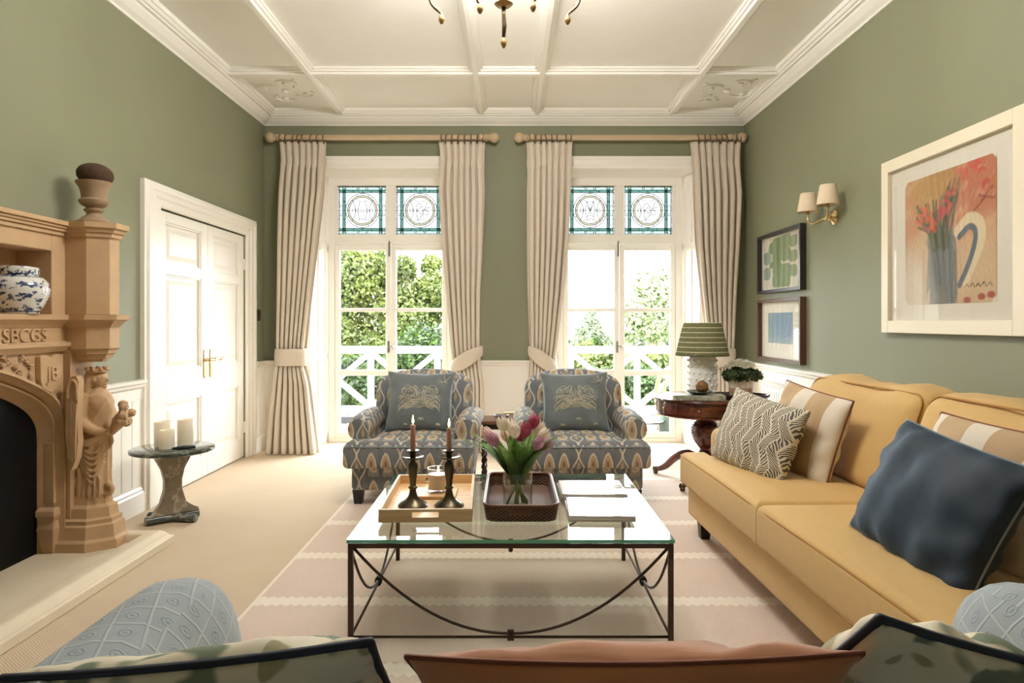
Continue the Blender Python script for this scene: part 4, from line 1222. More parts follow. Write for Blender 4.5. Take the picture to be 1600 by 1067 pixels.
mb = tag(G().lathe([(.090 * math.cos(q), .063 + .063 * math.sin(q)) for q in np.linspace(-1.5, 1.5, 16)], 40, fn=lambda t, z: 1 + .02 * math.sin(23 * t + 300 * z)).obj('moss_ball', 'moss', smooth=True), 'dark brown dried moss ball in the stone urn', 'ball')
mb.location = (-2.276, 3.73, 1.99); mb.rotation_euler = (0, R(6), 0)

# ------------------------------------------------------------------ curtains and poles
POLE_Y, POLE_Z = 6.68, wz(215, 6.68)
def pole(x0, x1, label):
    p = thing('curtain_pole', label, 'curtain pole', (0, POLE_Y, POLE_Z), group='curtain poles above the windows')
    G().tube([(x0 + .06, 0, 0), (x1 - .06, 0, 0)], .027, 16).obj('rod', 'pole', p, smooth=40)
    for x, s in ((x0, 1), (x1, -1)):
        g = G(); g.sphere((x + s * .045, 0, 0), .05, 18, 12)
        g.lathe([(.022, 0), (.034, .004), (.034, .012), (.022, .018), (.03, .024), (.036, .03), (.036, .04), (.028, .046)], 16)
        for i in range(len(g.v) - 128, len(g.v)):
            a, b, c = g.v[i]; g.v[i] = (x + s * (.085 + c), a, b)
        g.obj('finial', 'pole', p, smooth=50)
    for x in (x0 + .17, x1 - .17):
        g = G(); g.tube([(x, 0, 0), (x, .12, 0)], .016, 8).sphere((x, -.022, 0), .03, 12, 8)
        g.obj('bracket', 'pole', p, smooth=50)
PX = (wx(415, POLE_Y), wx(779, POLE_Y), wx(804, POLE_Y), wx(1167, POLE_Y))
pole(PX[0], PX[1], 'limed wood curtain pole with ball ends over the left window')
pole(PX[2], PX[3], 'limed wood curtain pole with ball ends over the right window')

def curtain(label, rows, folds, tie, seed, rings_px):
    """rows: (pixel y, left px, right px, depth)"""
    c = thing('curtain', label, 'curtain', (0, 0, 0), group='cream pleated curtains tied back')
    zs = [wz(r[0], r[3]) for r in rows]; xl = [wx(r[1], r[3]) for r in rows]; xr = [wx(r[2], r[3]) for r in rows]; ys = [r[3] for r in rows]
    zs[-1] = .004
    def ip(arr, z): return float(np.interp(-z, [-q for q in zs], arr))
    top, bot, zp = zs[0], zs[-1], zs[0] - .21
    nv, nu = 90, folds * 12
    zt = tie[0]
    def fn(u, v):
        z = top + (bot - top) * v
        L, Rr, yc = ip(xl, z), ip(xr, z), ip(ys, z)
        w = Rr - L
        # fold amplitude: shallow at header, pinched at the tie
        amp = .046 * min(1, .45 + v * 3) if z > zt else .046 + .03 * (zt - z) / max(.1, zt)
        amp *= 1 - .45 * math.exp(-((z - zt) / .10) ** 2)
        ph = 2 * PI * folds * u + .35 * math.sin(3 * v + seed) + .5 * math.sin(7 * u + seed)
        s = 1.0 - 2.0 * abs(math.sin(ph / 2)) ** .55
        pin = math.exp(-((z - zp) / .05) ** 2)
        y = yc + amp * s * (1 - .5 * pin) + .006 * math.sin(ph + 9 * v + seed) * (z < zp)
        x = L + w * u + .010 * math.sin(2 * ph) * (1 + 1.2 * pin) * min(1, w / .3)
        return (x, y, z)
    G().grid(fn, nu, nv).obj('drape', 'curtain', c, smooth=True, solid=.004)
    za, zb, zc = tie            # mid height, left height, right height
    L, Rr, yc = ip(xl, za), ip(xr, za), ip(ys, za)
    cx, rx = (L + Rr) / 2, (Rr - L) / 2 + .016
    nn = 32
    g = G(); rings = []
    for dz, k in ((-.082, .97), (-.075, 1.0), (0, 1.03), (.075, 1.0), (.082, .97)):
        ring = []
        for i in range(nn):
            t = 2 * PI * i / nn
            x = cx + rx * k * math.cos(t); f = (math.cos(t) + 1) / 2
            h = 1.0 - .45 * abs(math.cos(t)) ** 2 * (abs(zb - zc) > .05)
            ring.append((x, yc + .082 * k * math.sin(t), zb + (zc - zb) * f + dz * h))
        rings.append(ring)
    g.loft(rings, caps=False).obj('tie_back', 'curtain', c, smooth=True, solid=.006)
    for k, px in enumerate(rings_px):
        x = wx(px, POLE_Y)
        g = G(); m = 20; a = .25 * (hash2(k, seed) - .5)
        g.tube([(x + a * .05 * math.sin(2 * PI * i / m), POLE_Y + .040 * math.cos(2 * PI * i / m), POLE_Z - .012 + .042 * math.sin(2 * PI * i / m)) for i in range(m)], .0065, 6, closed=True)
        g.tube([(x, POLE_Y, POLE_Z - .046), (x, POLE_Y, top - .02)], .003, 5)
        g.obj('curtain_ring', 'ring', c, smooth=True)
def lsp(a, b, n): return [a + (b - a) * i / (n - 1) for i in range(n)]
curtain('cream pinch pleated curtain beside the double doors', [(222, 437, 508, 6.68), (253, 440, 507, 6.67), (300, 437, 506, 6.65), (380, 435, 497, 6.63), (460, 434, 487, 6.62), (545, 433, 477, 6.62), (572, 432, 476, 6.62), (600, 428, 484, 6.60), (650, 422, 490, 6.56), (712, 417, 497, 6.48)], 7,
        (wz(559, 6.62), wz(558, 6.62), wz(558, 6.62)), 1.0, [439, 447, 459, 466, 473, 486, 496, 506])
curtain('cream curtain behind the left armchair, swept towards the wall middle', [(222, 685, 757, 6.68), (253, 688, 755, 6.67), (300, 685, 757, 6.65), (380, 689, 755, 6.63), (460, 696, 751, 6.62), (545, 704, 750, 6.62), (572, 708, 752, 6.62), (600, 712, 756, 6.62), (650, 706, 757, 6.62), (706, 702, 757, 6.58)], 7,
        (wz(562, 6.62), wz(574, 6.62), wz(548, 6.62)), 2.3, [690, 697, 706, 716, 726, 736, 746, 754])
curtain('cream curtain behind the right armchair, swept towards the wall middle', [(222, 824, 895, 6.68), (253, 826, 893, 6.67), (300, 825, 892, 6.65), (380, 825, 888, 6.63), (460, 826, 881, 6.62), (545, 829, 870, 6.62), (572, 828, 866, 6.62), (600, 826, 862, 6.62), (650, 825, 870, 6.62), (706, 823, 872, 6.58)], 7,
        (wz(562, 6.62), wz(548, 6.62), wz(576, 6.62)), 3.7, [828, 837, 845, 853, 862, 870, 884, 892])
curtain('cream curtain hanging behind the striped green lamp', [(222, 1080, 1158, 6.68), (253, 1083, 1155, 6.67), (300, 1084, 1158, 6.65), (380, 1088, 1155, 6.63), (460, 1096, 1150, 6.62), (545, 1106, 1146, 6.62), (572, 1108, 1146, 6.62), (600, 1106, 1149, 6.62), (650, 1102, 1151, 6.62), (706, 1098, 1154, 6.58)], 7,
        (wz(560, 6.62), wz(566, 6.62), wz(552, 6.62)), 5.1, [1090, 1100, 1108, 1118, 1126, 1134, 1149, 1156])

# ------------------------------------------------------------------ rug
rug = tag(G().box(-1.146, 1.75, 1.62, 5.75, 0, .008).obj('rug', 'rug', bevel=.002, seg=1), 'dusty pink flatweave rug with pale zigzag bands under the coffee table', 'rug')

# ------------------------------------------------------------------ pair of ikat armchairs
def make_armchair(label, loc, rz):
    a = thing('armchair', label, 'armchair', loc, rz, group='pair of ikat armchairs')
    rbox(.80, .74, .18, .03, (0, -.02, .185), 8).obj('base', 'ikat', a, smooth=True)
    slab_cushion([(-.435, .435, -.46, -.27), (-.295, .295, -.27, .22)], .255, .425, .035, .03).obj('seat_cushion', 'ikat', a, smooth=60)
    pts = [(-.43, -.455), (.43, -.455), (.43, -.275)]
    G().tube([(-.432, -.28, .405), (-.432, -.445, .405), (-.42, -.458, .405), (.42, -.458, .405), (.432, -.445, .405), (.432, -.28, .405)], .005, 6).obj('piping', 'greypipe', a, smooth=True)
    # back: arched, raked
    def back_fn(o):
        x, y, z = o
        k = max(0, (z - .30) / .56)
        y2 = y + .10 * k
        z2 = z - .075 * (abs(x) / .385) ** 2.6 * max(0, (z - .45) / .41)
        x2 = x * (1 - .03 * k) 
        y2 += -.05 * (abs(x) / .385) ** 3 * k
        return (x2, y2, z2)
    rbox(.77, .17, .60, .07, (0, .27, .565), 12, (0, .035, .01), back_fn).obj('backrest', 'ikat', a, smooth=True)
    for s in (-1, 1):
        rings = []
        npt = 22
        for t in np.linspace(0, 1, 14):
            y = -.27 + .62 * t
            sc = .9 + .1 * min(1, t * 8) if t < .125 else 1.0
            zt = .495 + .02 * math.sin(PI * t)
            prof = []
            r = .088 * sc
            cx = .375
            for i in range(npt):                                   # scroll: full round head over a straight body
                th = -PI * .35 + (PI * 1.55) * i / (npt - 1)
                prof.append((cx + r * math.cos(th), zt + r * math.sin(th)))
            body = [(.295, .40), (.295, .16), (.405, .16), (.41, .40)]
            ring = [(s * x, y, z) for x, z in prof + body]
            rings.append(ring)
        f = rings[0]; cxm = sum(p[0] for p in f) / len(f); czm = sum(p[2] for p in f) / len(f)
        cap = [(cxm + (p[0] - cxm) * .86, p[1] - .014, czm + (p[2] - czm) * .93) for p in f]
        G().loft([cap] + rings).obj('arm', 'ikat', a, smooth=50)
    for x in (-.36, .36):
        for y in (-.33, .30):
            G().loft([[(x + sx * k, y + sy * k, z) for sx, sy in ((-1, -1), (1, -1), (1, 1), (-1, 1))] for z, k in ((0, .026), (.10, .036))]).obj('leg', 'ebony', a)
    return a
make_armchair('blue grey ikat armchair in front of the left window', (-.675, 5.01, .008), R(-1.5))
make_armchair('blue grey ikat armchair in front of the right window, beside the drum table', (.49, 5.01, .008), R(1.5))
def crest_cushion(label, B, T, w, seed, tilt):
    loc, rot, h = frame_from(B, T, (math.cos(tilt), math.sin(tilt) * .2, math.sin(tilt)))
    c = thing('cushion', label, 'cushion', loc, rot=rot, group='embroidered velvet cushions')
    P = make_pillow(c, w, h, .17, 'bluevelvet', .09, seed, 22, 'greypipe', .004)
    rr = random.Random(seed)
    g = G()
    def sq(pts, r=.0020):
        q = []
        for u, v in smoothpts([(a * 1.12 + rr.uniform(-.02, .02), b * 1.05 + rr.uniform(-.015, .015)) for a, b in pts], 5):
            x, y, z = P(u, v, 1); q.append((x, y - .001, z))
        g.tube(q, r, 5)
    # two facing beasts over flowing ribbons, drawn as loose stitched strokes
    for s in (-1, 1):
        sq([(s * .06, .40), (s * .12, .46), (s * .20, .40), (s * .30, .46), (s * .42, .40), (s * .50, .28), (s * .46, .18)])
        sq([(s * .06, .40), (s * .10, .28), (s * .06, .18), (s * .14, .10), (s * .26, .14), (s * .40, .10), (s * .52, .14), (s * .58, .04)])
        for k in range(7):
            x0 = .10 + .055 * k
            sq([(s * x0, .42 - .01 * k), (s * (x0 + .04), .36), (s * (x0 + .01), .30), (s * (x0 + .05), .22 + .02 * math.sin(k))])
        for k in range(9):
            y0 = .16 - .05 * k; w0 = .12 + .03 * (k % 3)
            sq([(s * w0, y0 + .03), (s * (w0 + .12), y0 - .02), (s * (w0 + .22), y0 + .03), (s * (w0 + .34), y0 - .03), (s * (w0 + .38), y0 - .11)])
        for k in range(4): sq([(s * (.30 + .07 * k), -.04 - .05 * k), (s * (.34 + .07 * k), -.14 - .03 * k), (s * (.31 + .07 * k), -.22 - .02 * k)])
    for k in range(6): sq([(-.12 + .05 * k, .34 - .03 * (k % 2)), (-.10 + .05 * k, .24), (-.14 + .05 * k, .16), (-.09 + .05 * k, .06), (-.12 + .05 * k, -.02)])
    for k in range(5): sq([(-.30 + .03 * k, .06 - .04 * k), (-.10, .02 - .03 * k), (.08, .08 - .04 * k), (.28 - .02 * k, .0 - .03 * k)])
    for k in range(4): sq([(-.40, -.16 - .045 * k), (-.18, -.06 - .045 * k), (0, -.10 - .045 * k), (.18, -.06 - .045 * k), (.40, -.16 - .045 * k)])
    for x, z in ((.05, -.62), (-.35, -.8), (.5, -.78)):
        for k in range(3): sq([(x - .05 + .04 * k, z), (x - .03 + .04 * k, z + .07), (x + .0 + .04 * k, z)])
    sq([(.42, .62), (.55, .58), (.7, .66), (.8, .80)]); sq([(.5, .7), (.6, .62), (.75, .58)]); sq([(.62, .85), (.64, .7), (.72, .6)])
    g.obj('embroidery', 'thread', c, smooth=True)['kind'] = 'stuff'
crest_cushion('slate blue cushion with cream stitching on the left armchair', (-.67, 4.98, .44), (-.665, 5.12, .875), .50, 3, R(-2))
crest_cushion('slate blue cushion with cream stitching on the right armchair', (.475, 4.98, .44), (.47, 5.12, .87), .50, 8, R(1))

# small table between the chairs
tb = thing('side_table', 'small dark side table with twisted legs between the armchairs', 'table', (-.100, 5.18, 0))
G().box(-.125, .125, -.16, .16, .495, .52).obj('table_top', 'sidewood', tb, bevel=.005)
G().box(-.10, .10, -.13, .13, .455, .495).obj('apron', 'darkwood', tb)
for x in (-.10, .10):
    for y in (-.125, .125):
        g = G()
        for q in (0, PI): g.tube([(x + .009 * math.cos(z * 70 + q), y + .009 * math.sin(z * 70 + q), z) for z in np.linspace(.03, .46, 60)], .010, 6)
        g.box(x - .014, x + .014, y - .014, y + .014, 0, .05)
        g.obj('leg', 'darkwood', tb, smooth=50)
ds = tag(G().lathe([(0, 0), (.03, 0), (.05, .012), (.062, .03), (.058, .03), (.046, .016), (0, .008)], 24).obj('trinket_dish', 'dishblack', smooth=40), 'small black and white dish on the little side table', 'dish')
ds.location = (-.07, 5.14, .521)

# ------------------------------------------------------------------ mustard sofa
sf = thing('sofa', 'long mustard linen sofa with two seat cushions along the right wall', 'sofa', (1.082, 1.555, .0085), R(1.7))
LS = 2.505
rbox(.93, LS - .06, .17, .02, (.50, LS / 2, .195), 8).obj('base', 'mustard', sf, smooth=True)
for y in (.14, LS - .14):
    for x in (.10, .92): G().loft([[(x + a * k, y + b * k, z) for a, b in ((-1, -1), (1, -1), (1, 1), (-1, 1))] for z, k in ((0.001, .024), (.115, .034))]).obj('leg', 'ebony', sf)
for k, (y0, y1) in enumerate(((.0, 1.34), (1.345, LS))):
    if k == 0: rects = [(0, .16, y0, y1), (.16, .66, y0 + .13, y1)]
    else: rects = [(0, .16, y0, y1), (.16, .66, y0, y1 - .13)]
    cu = slab_cushion(rects, .28, .465, .03, .025).obj('seat_cushion', 'mustard', sf, smooth=60)
    ya, yb = y0 + .006, y1 - .006
    G().tube(smoothpts([(.15, ya, .448), (.03, ya, .448), (.008, ya + .02, .448), (.006, (ya + yb) / 2, .452), (.008, yb - .02, .448), (.03, yb, .448), (.15, yb, .448)], 6), .005, 6).obj('piping', 'mustardpipe', cu, smooth=True)
    G().tube(smoothpts([(.15, ya, .297), (.03, ya, .297), (.008, ya + .02, .297), (.006, (ya + yb) / 2, .294), (.008, yb - .02, .297), (.03, yb, .297), (.15, yb, .297)], 6), .005, 6).obj('piping', 'mustardpipe', cu, smooth=True)
    if k == 0: yy0, yy1 = .13, 1.345
    else: yy0, yy1 = 1.355, LS - .10
    def bf(o, yy0=yy0, yy1=yy1):
        x, y, z = o
        t = (z - .47) / .43
        return (x + .16 * t + .006 * math.sin(9 * y + 6 * z), y, z + .012 * math.sin(3 * PI * (y - yy0) / (yy1 - yy0)) * t + .005 * math.sin(21 * y) * t)
    bc = rbox(.25, yy1 - yy0, .47, .075, (.685, (yy0 + yy1) / 2, .695), 12, (.045, .0, .015), bf).obj('back_cushion', 'mustard', sf, smooth=True)
    loop = [bf((.685 - .098, (yy0 + yy1) / 2 + dy, .695 + dz)) for dy, dz in [(p[0], p[1]) for p in rounded_rect(yy1 - yy0 - .03, .45, .06, 5)]]
    loop2 = [bf((.685 + .098, (yy0 + yy1) / 2 + dy, .695 + dz)) for dy, dz in [(p[0], p[1]) for p in rounded_rect(yy1 - yy0 - .03, .45, .06, 5)]]
    G().tube(loop, .005, 6, closed=True).obj('piping', 'mustardpipe', bc, smooth=True)
    G().tube(loop2, .005, 6, closed=True).obj('piping', 'mustardpipe', bc, smooth=True)
rbox(.16, LS - .08, .60, .05, (.93, LS / 2, .52), 10, (0, 0, 0), lambda o: (o[0] + .10 * (o[2] - .2) / .6, o[1], o[2])).obj('back_frame', 'mustard', sf, smooth=True)
for y0, y1 in ((.0, .125), (LS - .125, LS)):
    yc = (y0 + y1) / 2
    def armf(o): 
        x, y, z = o
        return (x, yc + (y - yc) * (1.0 + .12 * max(0, (z - .45) / .17)), z + .10 * max(0, (x - .45)) )
    rbox(.80, y1 - y0, .50, .055, (.57, yc, .37), 8, (0, 0, 0), armf).obj('arm', 'mustard', sf, smooth=True)

def sofa_cushion(name, label, B, T, W, w, mat, pipe, t=.17, seed=1, pinch=.07, pr=.005, wr=.006):
    loc, rot, h = frame_from(B, T, W)
    c = thing(name, label, 'cushion', loc, rot=rot, group='loose cushions on the sofa')
    make_pillow(c, w, h, t, mat, pinch, seed, 24, pipe, pr, wr)
    return c
sofa_cushion('cushion', 'black and cream leaf print cushion at the far end of the mustard sofa', (1.20, 3.53, .475), (1.345, 3.53, .855), (.30, -.95, 0), .60, 'fern', None, .17, 2, .05)
sofa_cushion('cushion', 'beige striped cushion with brown piping, behind the leaf print one', (1.43, 3.48, .475), (1.555, 3.46, .905), (.16, -1, 0), .58, 'stripe', 'brownpipe', .15, 4, .04)
sofa_cushion('cushion', 'beige striped cushion with brown piping, behind the navy one', (1.50, 2.27, .475), (1.635, 2.27, .905), (.05, -1, 0), .60, 'stripe', 'brownpipe', .15, 5, .04)
sofa_cushion('cushion', 'large navy velvet cushion with pale piping at the near end', (1.262, 2.21, .475), (1.455, 2.18, .865), (.10, -1, 0), .60, 'navyvelvet', 'greypipe', .20, 6, .045, .004, .010)

# ------------------------------------------------------------------ coffee table
TY0, TY1 = 2.51, 3.56
ct = thing('coffee_table', 'glass topped coffee table with brown iron frame and hanging arcs', 'coffee table', (0, 0, .008))
HX = .588
glass = G().box(-.60, .60, TY0 - .012, TY1 + .012, .432, .446).obj('glass_top', 'tableglass', ct)
e = G()
for a in ((-.6005, .6005, TY0 - .0130, TY0 - .0122), (-.6005, .6005, TY1 + .0122, TY1 + .0130)): e.box(a[0], a[1], a[2], a[3], .4325, .4455)
for s in (-1, 1): e.box(min(s * .6003, s * .6010), max(s * .6003, s * .6010), TY0 - .012, TY1 + .012, .4325, .4455)
e.obj('glass_edge', 'glassedge', glass)
for x in (-HX, HX):
    for y in (TY0, TY1): G().box(x - .0095, x + .0095, y - .0095, y + .0095, 0, .430).obj('leg', 'iron', ct, bevel=.002)
for y in (TY0, TY1): G().box(-HX, HX, y - .009, y + .009, .412, .431).obj('top_rail', 'iron', ct, bevel=.002)
for x in (-HX, HX): G().box(x - .009, x + .009, TY0, TY1, .412, .431).obj('top_rail', 'iron', ct, bevel=.002)
def swag(p0, p1):
    p0, p1 = np.array(p0), np.array(p1)
    pts = []
    for t in np.linspace(-1, 1, 33):
        c = (p0 + p1) / 2 + (p1 - p0) / 2 * t
        z = .098 + (.415 - .098) * (abs(t) ** 2.1)
        pts.append((c[0], c[1], z))
    return pts
for x0, y0, x1, y1 in ((-HX, TY0, HX, TY0), (-HX, TY1, HX, TY1), (-HX, TY0, -HX, TY1), (HX, TY0, HX, TY1)):
    G().tube(swag((x0 + .008 * (x1 > x0), y0), (x1 - .008 * (x1 > x0), y1)), .0055, 7).obj('arc_bar', 'iron', ct, smooth=True)
    G().tube([(x0, y0, .085), (x1, y1, .085)], .0052, 7).obj('stretcher', 'iron', ct, smooth=True)
    mx, my = (x0 + x1) / 2, (y0 + y1) / 2
    g = G()
    d = (1, 0) if x1 > x0 else (0, 1)
    for k in (-1, 0, 1): g.tube([(mx + d[0] * k * .008 + d[1] * .012 * math.cos(q), my + d[1] * k * .008 + d[0] * .012 * math.cos(q), .0915 + .018 * math.sin(q)) for q in np.linspace(0, 2 * PI, 13)[:-1]], .0045, 6, closed=True)
    g.obj('knot', 'iron', ct, smooth=True)
    g = G(); g.sphere((mx, my, .405), .009, 8, 6); g.obj('boss', 'iron', ct, smooth=True)
TZ = .455

# wooden tray
tr = thing('wooden_tray', 'pale wooden tray with cut-out handles holding the candlesticks', 'tray', (-.350, 3.02, TZ), R(2.0))
w2, d2, hh = .180, .305, .052
G().box(-w2, w2, -d2, d2, 0, .010).obj('tray_base', 'traywood', tr)
for s in (-1, 1): G().box(s * w2 - .006, s * w2 + .006, -d2, d2, 0, hh).obj('tray_side', 'traywood', tr, bevel=.002)
for s in (-1, 1):
    y = s * d2
    g = G(); outer_ = [(-w2 - .006, 0), (w2 + .006, 0), (w2 + .006, hh), (-w2 - .006, hh)]
    sl = rounded_rect(.105, .022, .0108, 6, 0, .030)
    # frame around the slot
    g.box(-w2 - .006, -.053, y - .006, y + .006, 0, hh).box(.053, w2 + .006, y - .006, y + .006, 0, hh).box(-.053, .053, y - .006, y + .006, 0, .019).box(-.053, .053, y - .006, y + .006, .041, hh)
    g.obj('tray_end', 'traywood', tr)
# candlesticks with lit candles
cs = thing('candlestick', '', 'candlestick', (-.416, 2.905, TZ + .011), group='pewter candlesticks on the wooden tray')
G().lathe([(0, 0), (.062, 0), (.064, .006), (.055, .016), (.034, .028), (.020, .044), (.015, .060), (.013, .074), (.019, .078), (.019, .084), (.013, .088), (.0145, .11), (.019, .14), (.0225, .168), (.020, .184), (.012, .192), (.011, .20)], 28).obj('stem', 'pewter', cs, smooth=50)
G().lathe([(.011, .198), (.030, .201), (.045, .209), (.046, .213), (.030, .207), (.012, .206), (.013, .225), (.020, .232), (.026, .236), (.026, .239), (.013, .240), (.0, .236)], 28).obj('drip_pan', 'pewter', cs, smooth=50)
c2 = dup(cs, (-.262, 2.905, TZ + .011))
cs['label'] = 'aged pewter candlestick with taper candle, left of the two'; c2['label'] = 'aged pewter candlestick with taper candle, right of the two'
def taper(label, x, y, z, h, group, mat='pinkwax', r=.0112):
    c = thing('taper_candle', label, 'candle', (x, y, z), group=group)
    G().lathe([(0, 0), (r, 0), (r * .97, h * .6), (r * .92, h - .004), (r * .7, h), (0, h - .001)], 16).obj('wax', mat, c, smooth=50)
    G().tube([(0, 0, h - .002), (.001, 0, h + .008)], .0012, 5).obj('wick', 'wick', c)
    G().lathe([(.0008, h + .004), (.0042, h + .010), (.0050, h + .016), (.0036, h + .026), (.0014, h + .036), (.0002, h + .042)], 12).obj('flame', 'flame', c, smooth=True)
taper('lit taupe taper candle in the left candlestick', -.416, 2.905, TZ + .250, .108, 'lit taper candles')
taper('lit taupe taper candle in the right candlestick', -.262, 2.905, TZ + .250, .094, 'lit taper candles')
tag(G().box(-.10, .10, -.085, .085, 0, .014).obj('coaster_board', 'boardwood', bevel=.003), 'small square wooden board under the jar candle', 'board').location = (-.345, 3.10, TZ + .011)
jc = thing('jar_candle', 'glass jar candle with a lit cream wax behind the candlesticks', 'candle', (-.330, 3.11, TZ + .026))
G().lathe([(0, .0), (.044, 0), (.048, .006), (.049, .105), (.046, .105), (.045, .012), (0, .010)], 28).obj('glass', 'vaseglass', jc, smooth=50)
G().lathe([(0, .011), (.0445, .011), (.0445, .078), (0, .077)], 24).obj('wax', 'wax', jc, smooth=50)
G().lathe([(.0008, .080), (.0045, .086), (.005, .092), (.003, .102), (.0003, .114)], 10).obj('flame', 'flame', jc, smooth=True)

# wicker tray with a vase of tulips
wt = thing('wicker_tray', 'dark brown wicker tray under the tulip vase', 'tray', (.042, 3.01, TZ), R(0))
RR_ = lambda w, d, r: rounded_rect(w, d, r, 6)
G().prism(RR_(.285, .585, .05), 'z', 0, .010).obj('tray_base', 'wicker', wt)
rings = []
for (w, d, z) in ((.285, .585, 0), (.305, .60, .062), (.291, .586, .062), (.271, .571, .008)): rings.append([(x, y, z) for x, y in RR_(w, d, .05)])
g = G(); g.loft(rings, caps=False)
wall = g.obj('tray_wall', 'wicker', wt, smooth=40)
G().tube([(x, y, .063) for x, y in RR_(.298, .593, .05)], .0075, 8, closed=True).obj('rim', 'sidewood', wt, smooth=True)
for s in (-1, 1): G().prism(rounded_rect(.098, .026, .008, 4, 0, .038), 'y', s * .2955 - .003, s * .2955 + .004).obj('handle_slot', 'sidewood', wt)
vs_ = thing('glass_vase', 'clear cylindrical glass vase of pink and cream tulips', 'vase', (.030, 2.905, TZ + .011))
G().lathe([(0, 0), (.061, 0), (.063, .004), (.063, .148), (.0605, .148), (.0605, .008), (0, .007)], 40).obj('glass', 'vaseglass', vs_, smooth=50)
G().lathe([(0, .008), (.060, .008), (.060, .105), (0, .105)], 36).obj('water', 'water', vs_, smooth=50)
def tulip(k, tip, mat, colname):
    B = np.array((.030, 2.905, TZ + .011))
    a = hash2(k, 4) * 6.28
    base = B + np.array((-.8 * (tip[0] - B[0]) * .45 + .02 * math.cos(a), .03 * math.sin(a), .012))
    rad = math.hypot(base[0] - B[0], base[1] - B[1])
    if rad > .05: base[:2] = B[:2] + (base[:2] - B[:2]) * .05 / rad
    tip = np.array(tip)
    mid = B + np.array(((tip[0] - B[0]) * .35, (tip[1] - B[1]) * .35, .165))
    t = thing('tulip', '%s tulip with a curved green stem, %s' % (colname, TPOS[k]), 'flower', tuple(base), group='tulips in the glass vase')
    loc = lambda p: tuple(np.array(p) - base)
    pts = smoothpts([loc(base), loc(mid), loc(tip * .5 + mid * .5 + np.array((.0, 0, .006))), loc(tip)], 5)
    G().tube(pts, .0038, 7).obj('stem', 'stem', t, smooth=True)
    d = Vector(np.array(pts[-1]) - np.array(pts[-3])).normalized()
    q = Vector((0, 0, 1)).rotation_difference(d).to_matrix().to_4x4()
    g = G()
    H = .064 + .010 * hash2(k, 9)
    for pet in range(6):
        rot = pet * PI / 3; inn = .90 if pet % 2 else 1.0
        def pf(u, v, rot=rot, inn=inn):
            r = .0255 * inn * (math.sin(PI * (.06 + .80 * v)) ** .7)
            th = rot + (u - .5) * 1.5 * (1 - .75 * v ** 3)
            tipz = H * v * (1 - .08 * abs(u - .5))
            return (r * math.cos(th), r * math.sin(th), tipz)
        g.grid(pf, 5, 7)
    g.xf(Matrix.Translation(pts[-1]) @ q)
    g.obj('bloom', mat, t, smooth=True, recalc=False)
    # two strap leaves
    for s in range(2):
        ang_ = a + s * 2.6 + (0 if tip[0] > B[0] else PI) * .5
        out_ = .06 + .085 * hash2(k, 20 + s); hgt = .26 + .06 * hash2(k, 30 + s)
        ex, ey = math.cos(ang_) * out_ * 1.3, math.sin(ang_) * out_
        o0 = B - base
        P_ = smoothpts([tuple(o0 + np.array((ex * .18, ey * .18, .10))), tuple(o0 + np.array((ex * .32, ey * .32, .15))), tuple(o0 + np.array((ex * .75, ey * .75, hgt * .82))), tuple(o0 + np.array((ex * 1.35, ey * 1.35, hgt)))], 5)
        n = len(P_)
        side = np.array((-math.sin(ang_), math.cos(ang_), 0))
        outd = np.array((math.cos(ang_), math.sin(ang_), 0))
        gl = G(); vv = []
        for i, p in enumerate(P_):
            w = .0255 * math.sin(PI * min(1, .12 + .88 * i / (n - 1))) ** .8 + .0005
            p = np.array(p)
            vv += [tuple(p - side * w + outd * -.006), tuple(p), tuple(p + side * w + outd * -.006)]
        gl.add(vv, [(3 * i + j, 3 * i + j + 1, 3 * i + j + 4, 3 * i + j + 3) for i in range(n - 1) for j in (0, 1)])
        gl.obj('leaf', 'tulipleaf', t, smooth=True, recalc=False)
def tp(px, py, D): return (wx(px, D), D, wz(py, D) )
TUL = [((770, 690, 2.90), 'tulip_pink', 'blush'), ((777, 696, 2.86), 'tulip_mauve', 'mauve'), ((788, 674, 2.92), 'tulip_white', 'cream'), ((800, 678, 2.95), 'tulip_white', 'cream'), ((805, 684, 2.84), 'tulip_white', 'cream'),
       ((819, 684, 2.86), 'tulip_rose', 'rose pink'), ((831, 670, 2.94), 'tulip_rose', 'deep rose'), ((837, 680, 2.95), 'tulip_white', 'cream'), ((843, 690, 2.90), 'tulip_white', 'cream'), ((835, 702, 2.84), 'tulip_mauve', 'mauve'), ((845, 704, 2.86), 'tulip_mauve', 'lilac'), ((812, 690, 3.0), 'tulip_rose', 'rose'), ((794, 690, 3.0), 'tulip_pink', 'blush')]
TPOS = ['leftmost of the bunch', 'low on the left of the bunch', 'tallest on the left', 'upright beside the tallest cream one', 'front centre of the bunch', 'centre right, below the deepest one', 'topmost of the dark ones', 'upper right of the bunch', 'right edge of the bunch', 'low at the right front', 'lowest at the far right', 'hidden at the back', 'at the back left']
for k, (p, m_, cn) in enumerate(TUL): tulip(k, tp(*p), m_, cn)

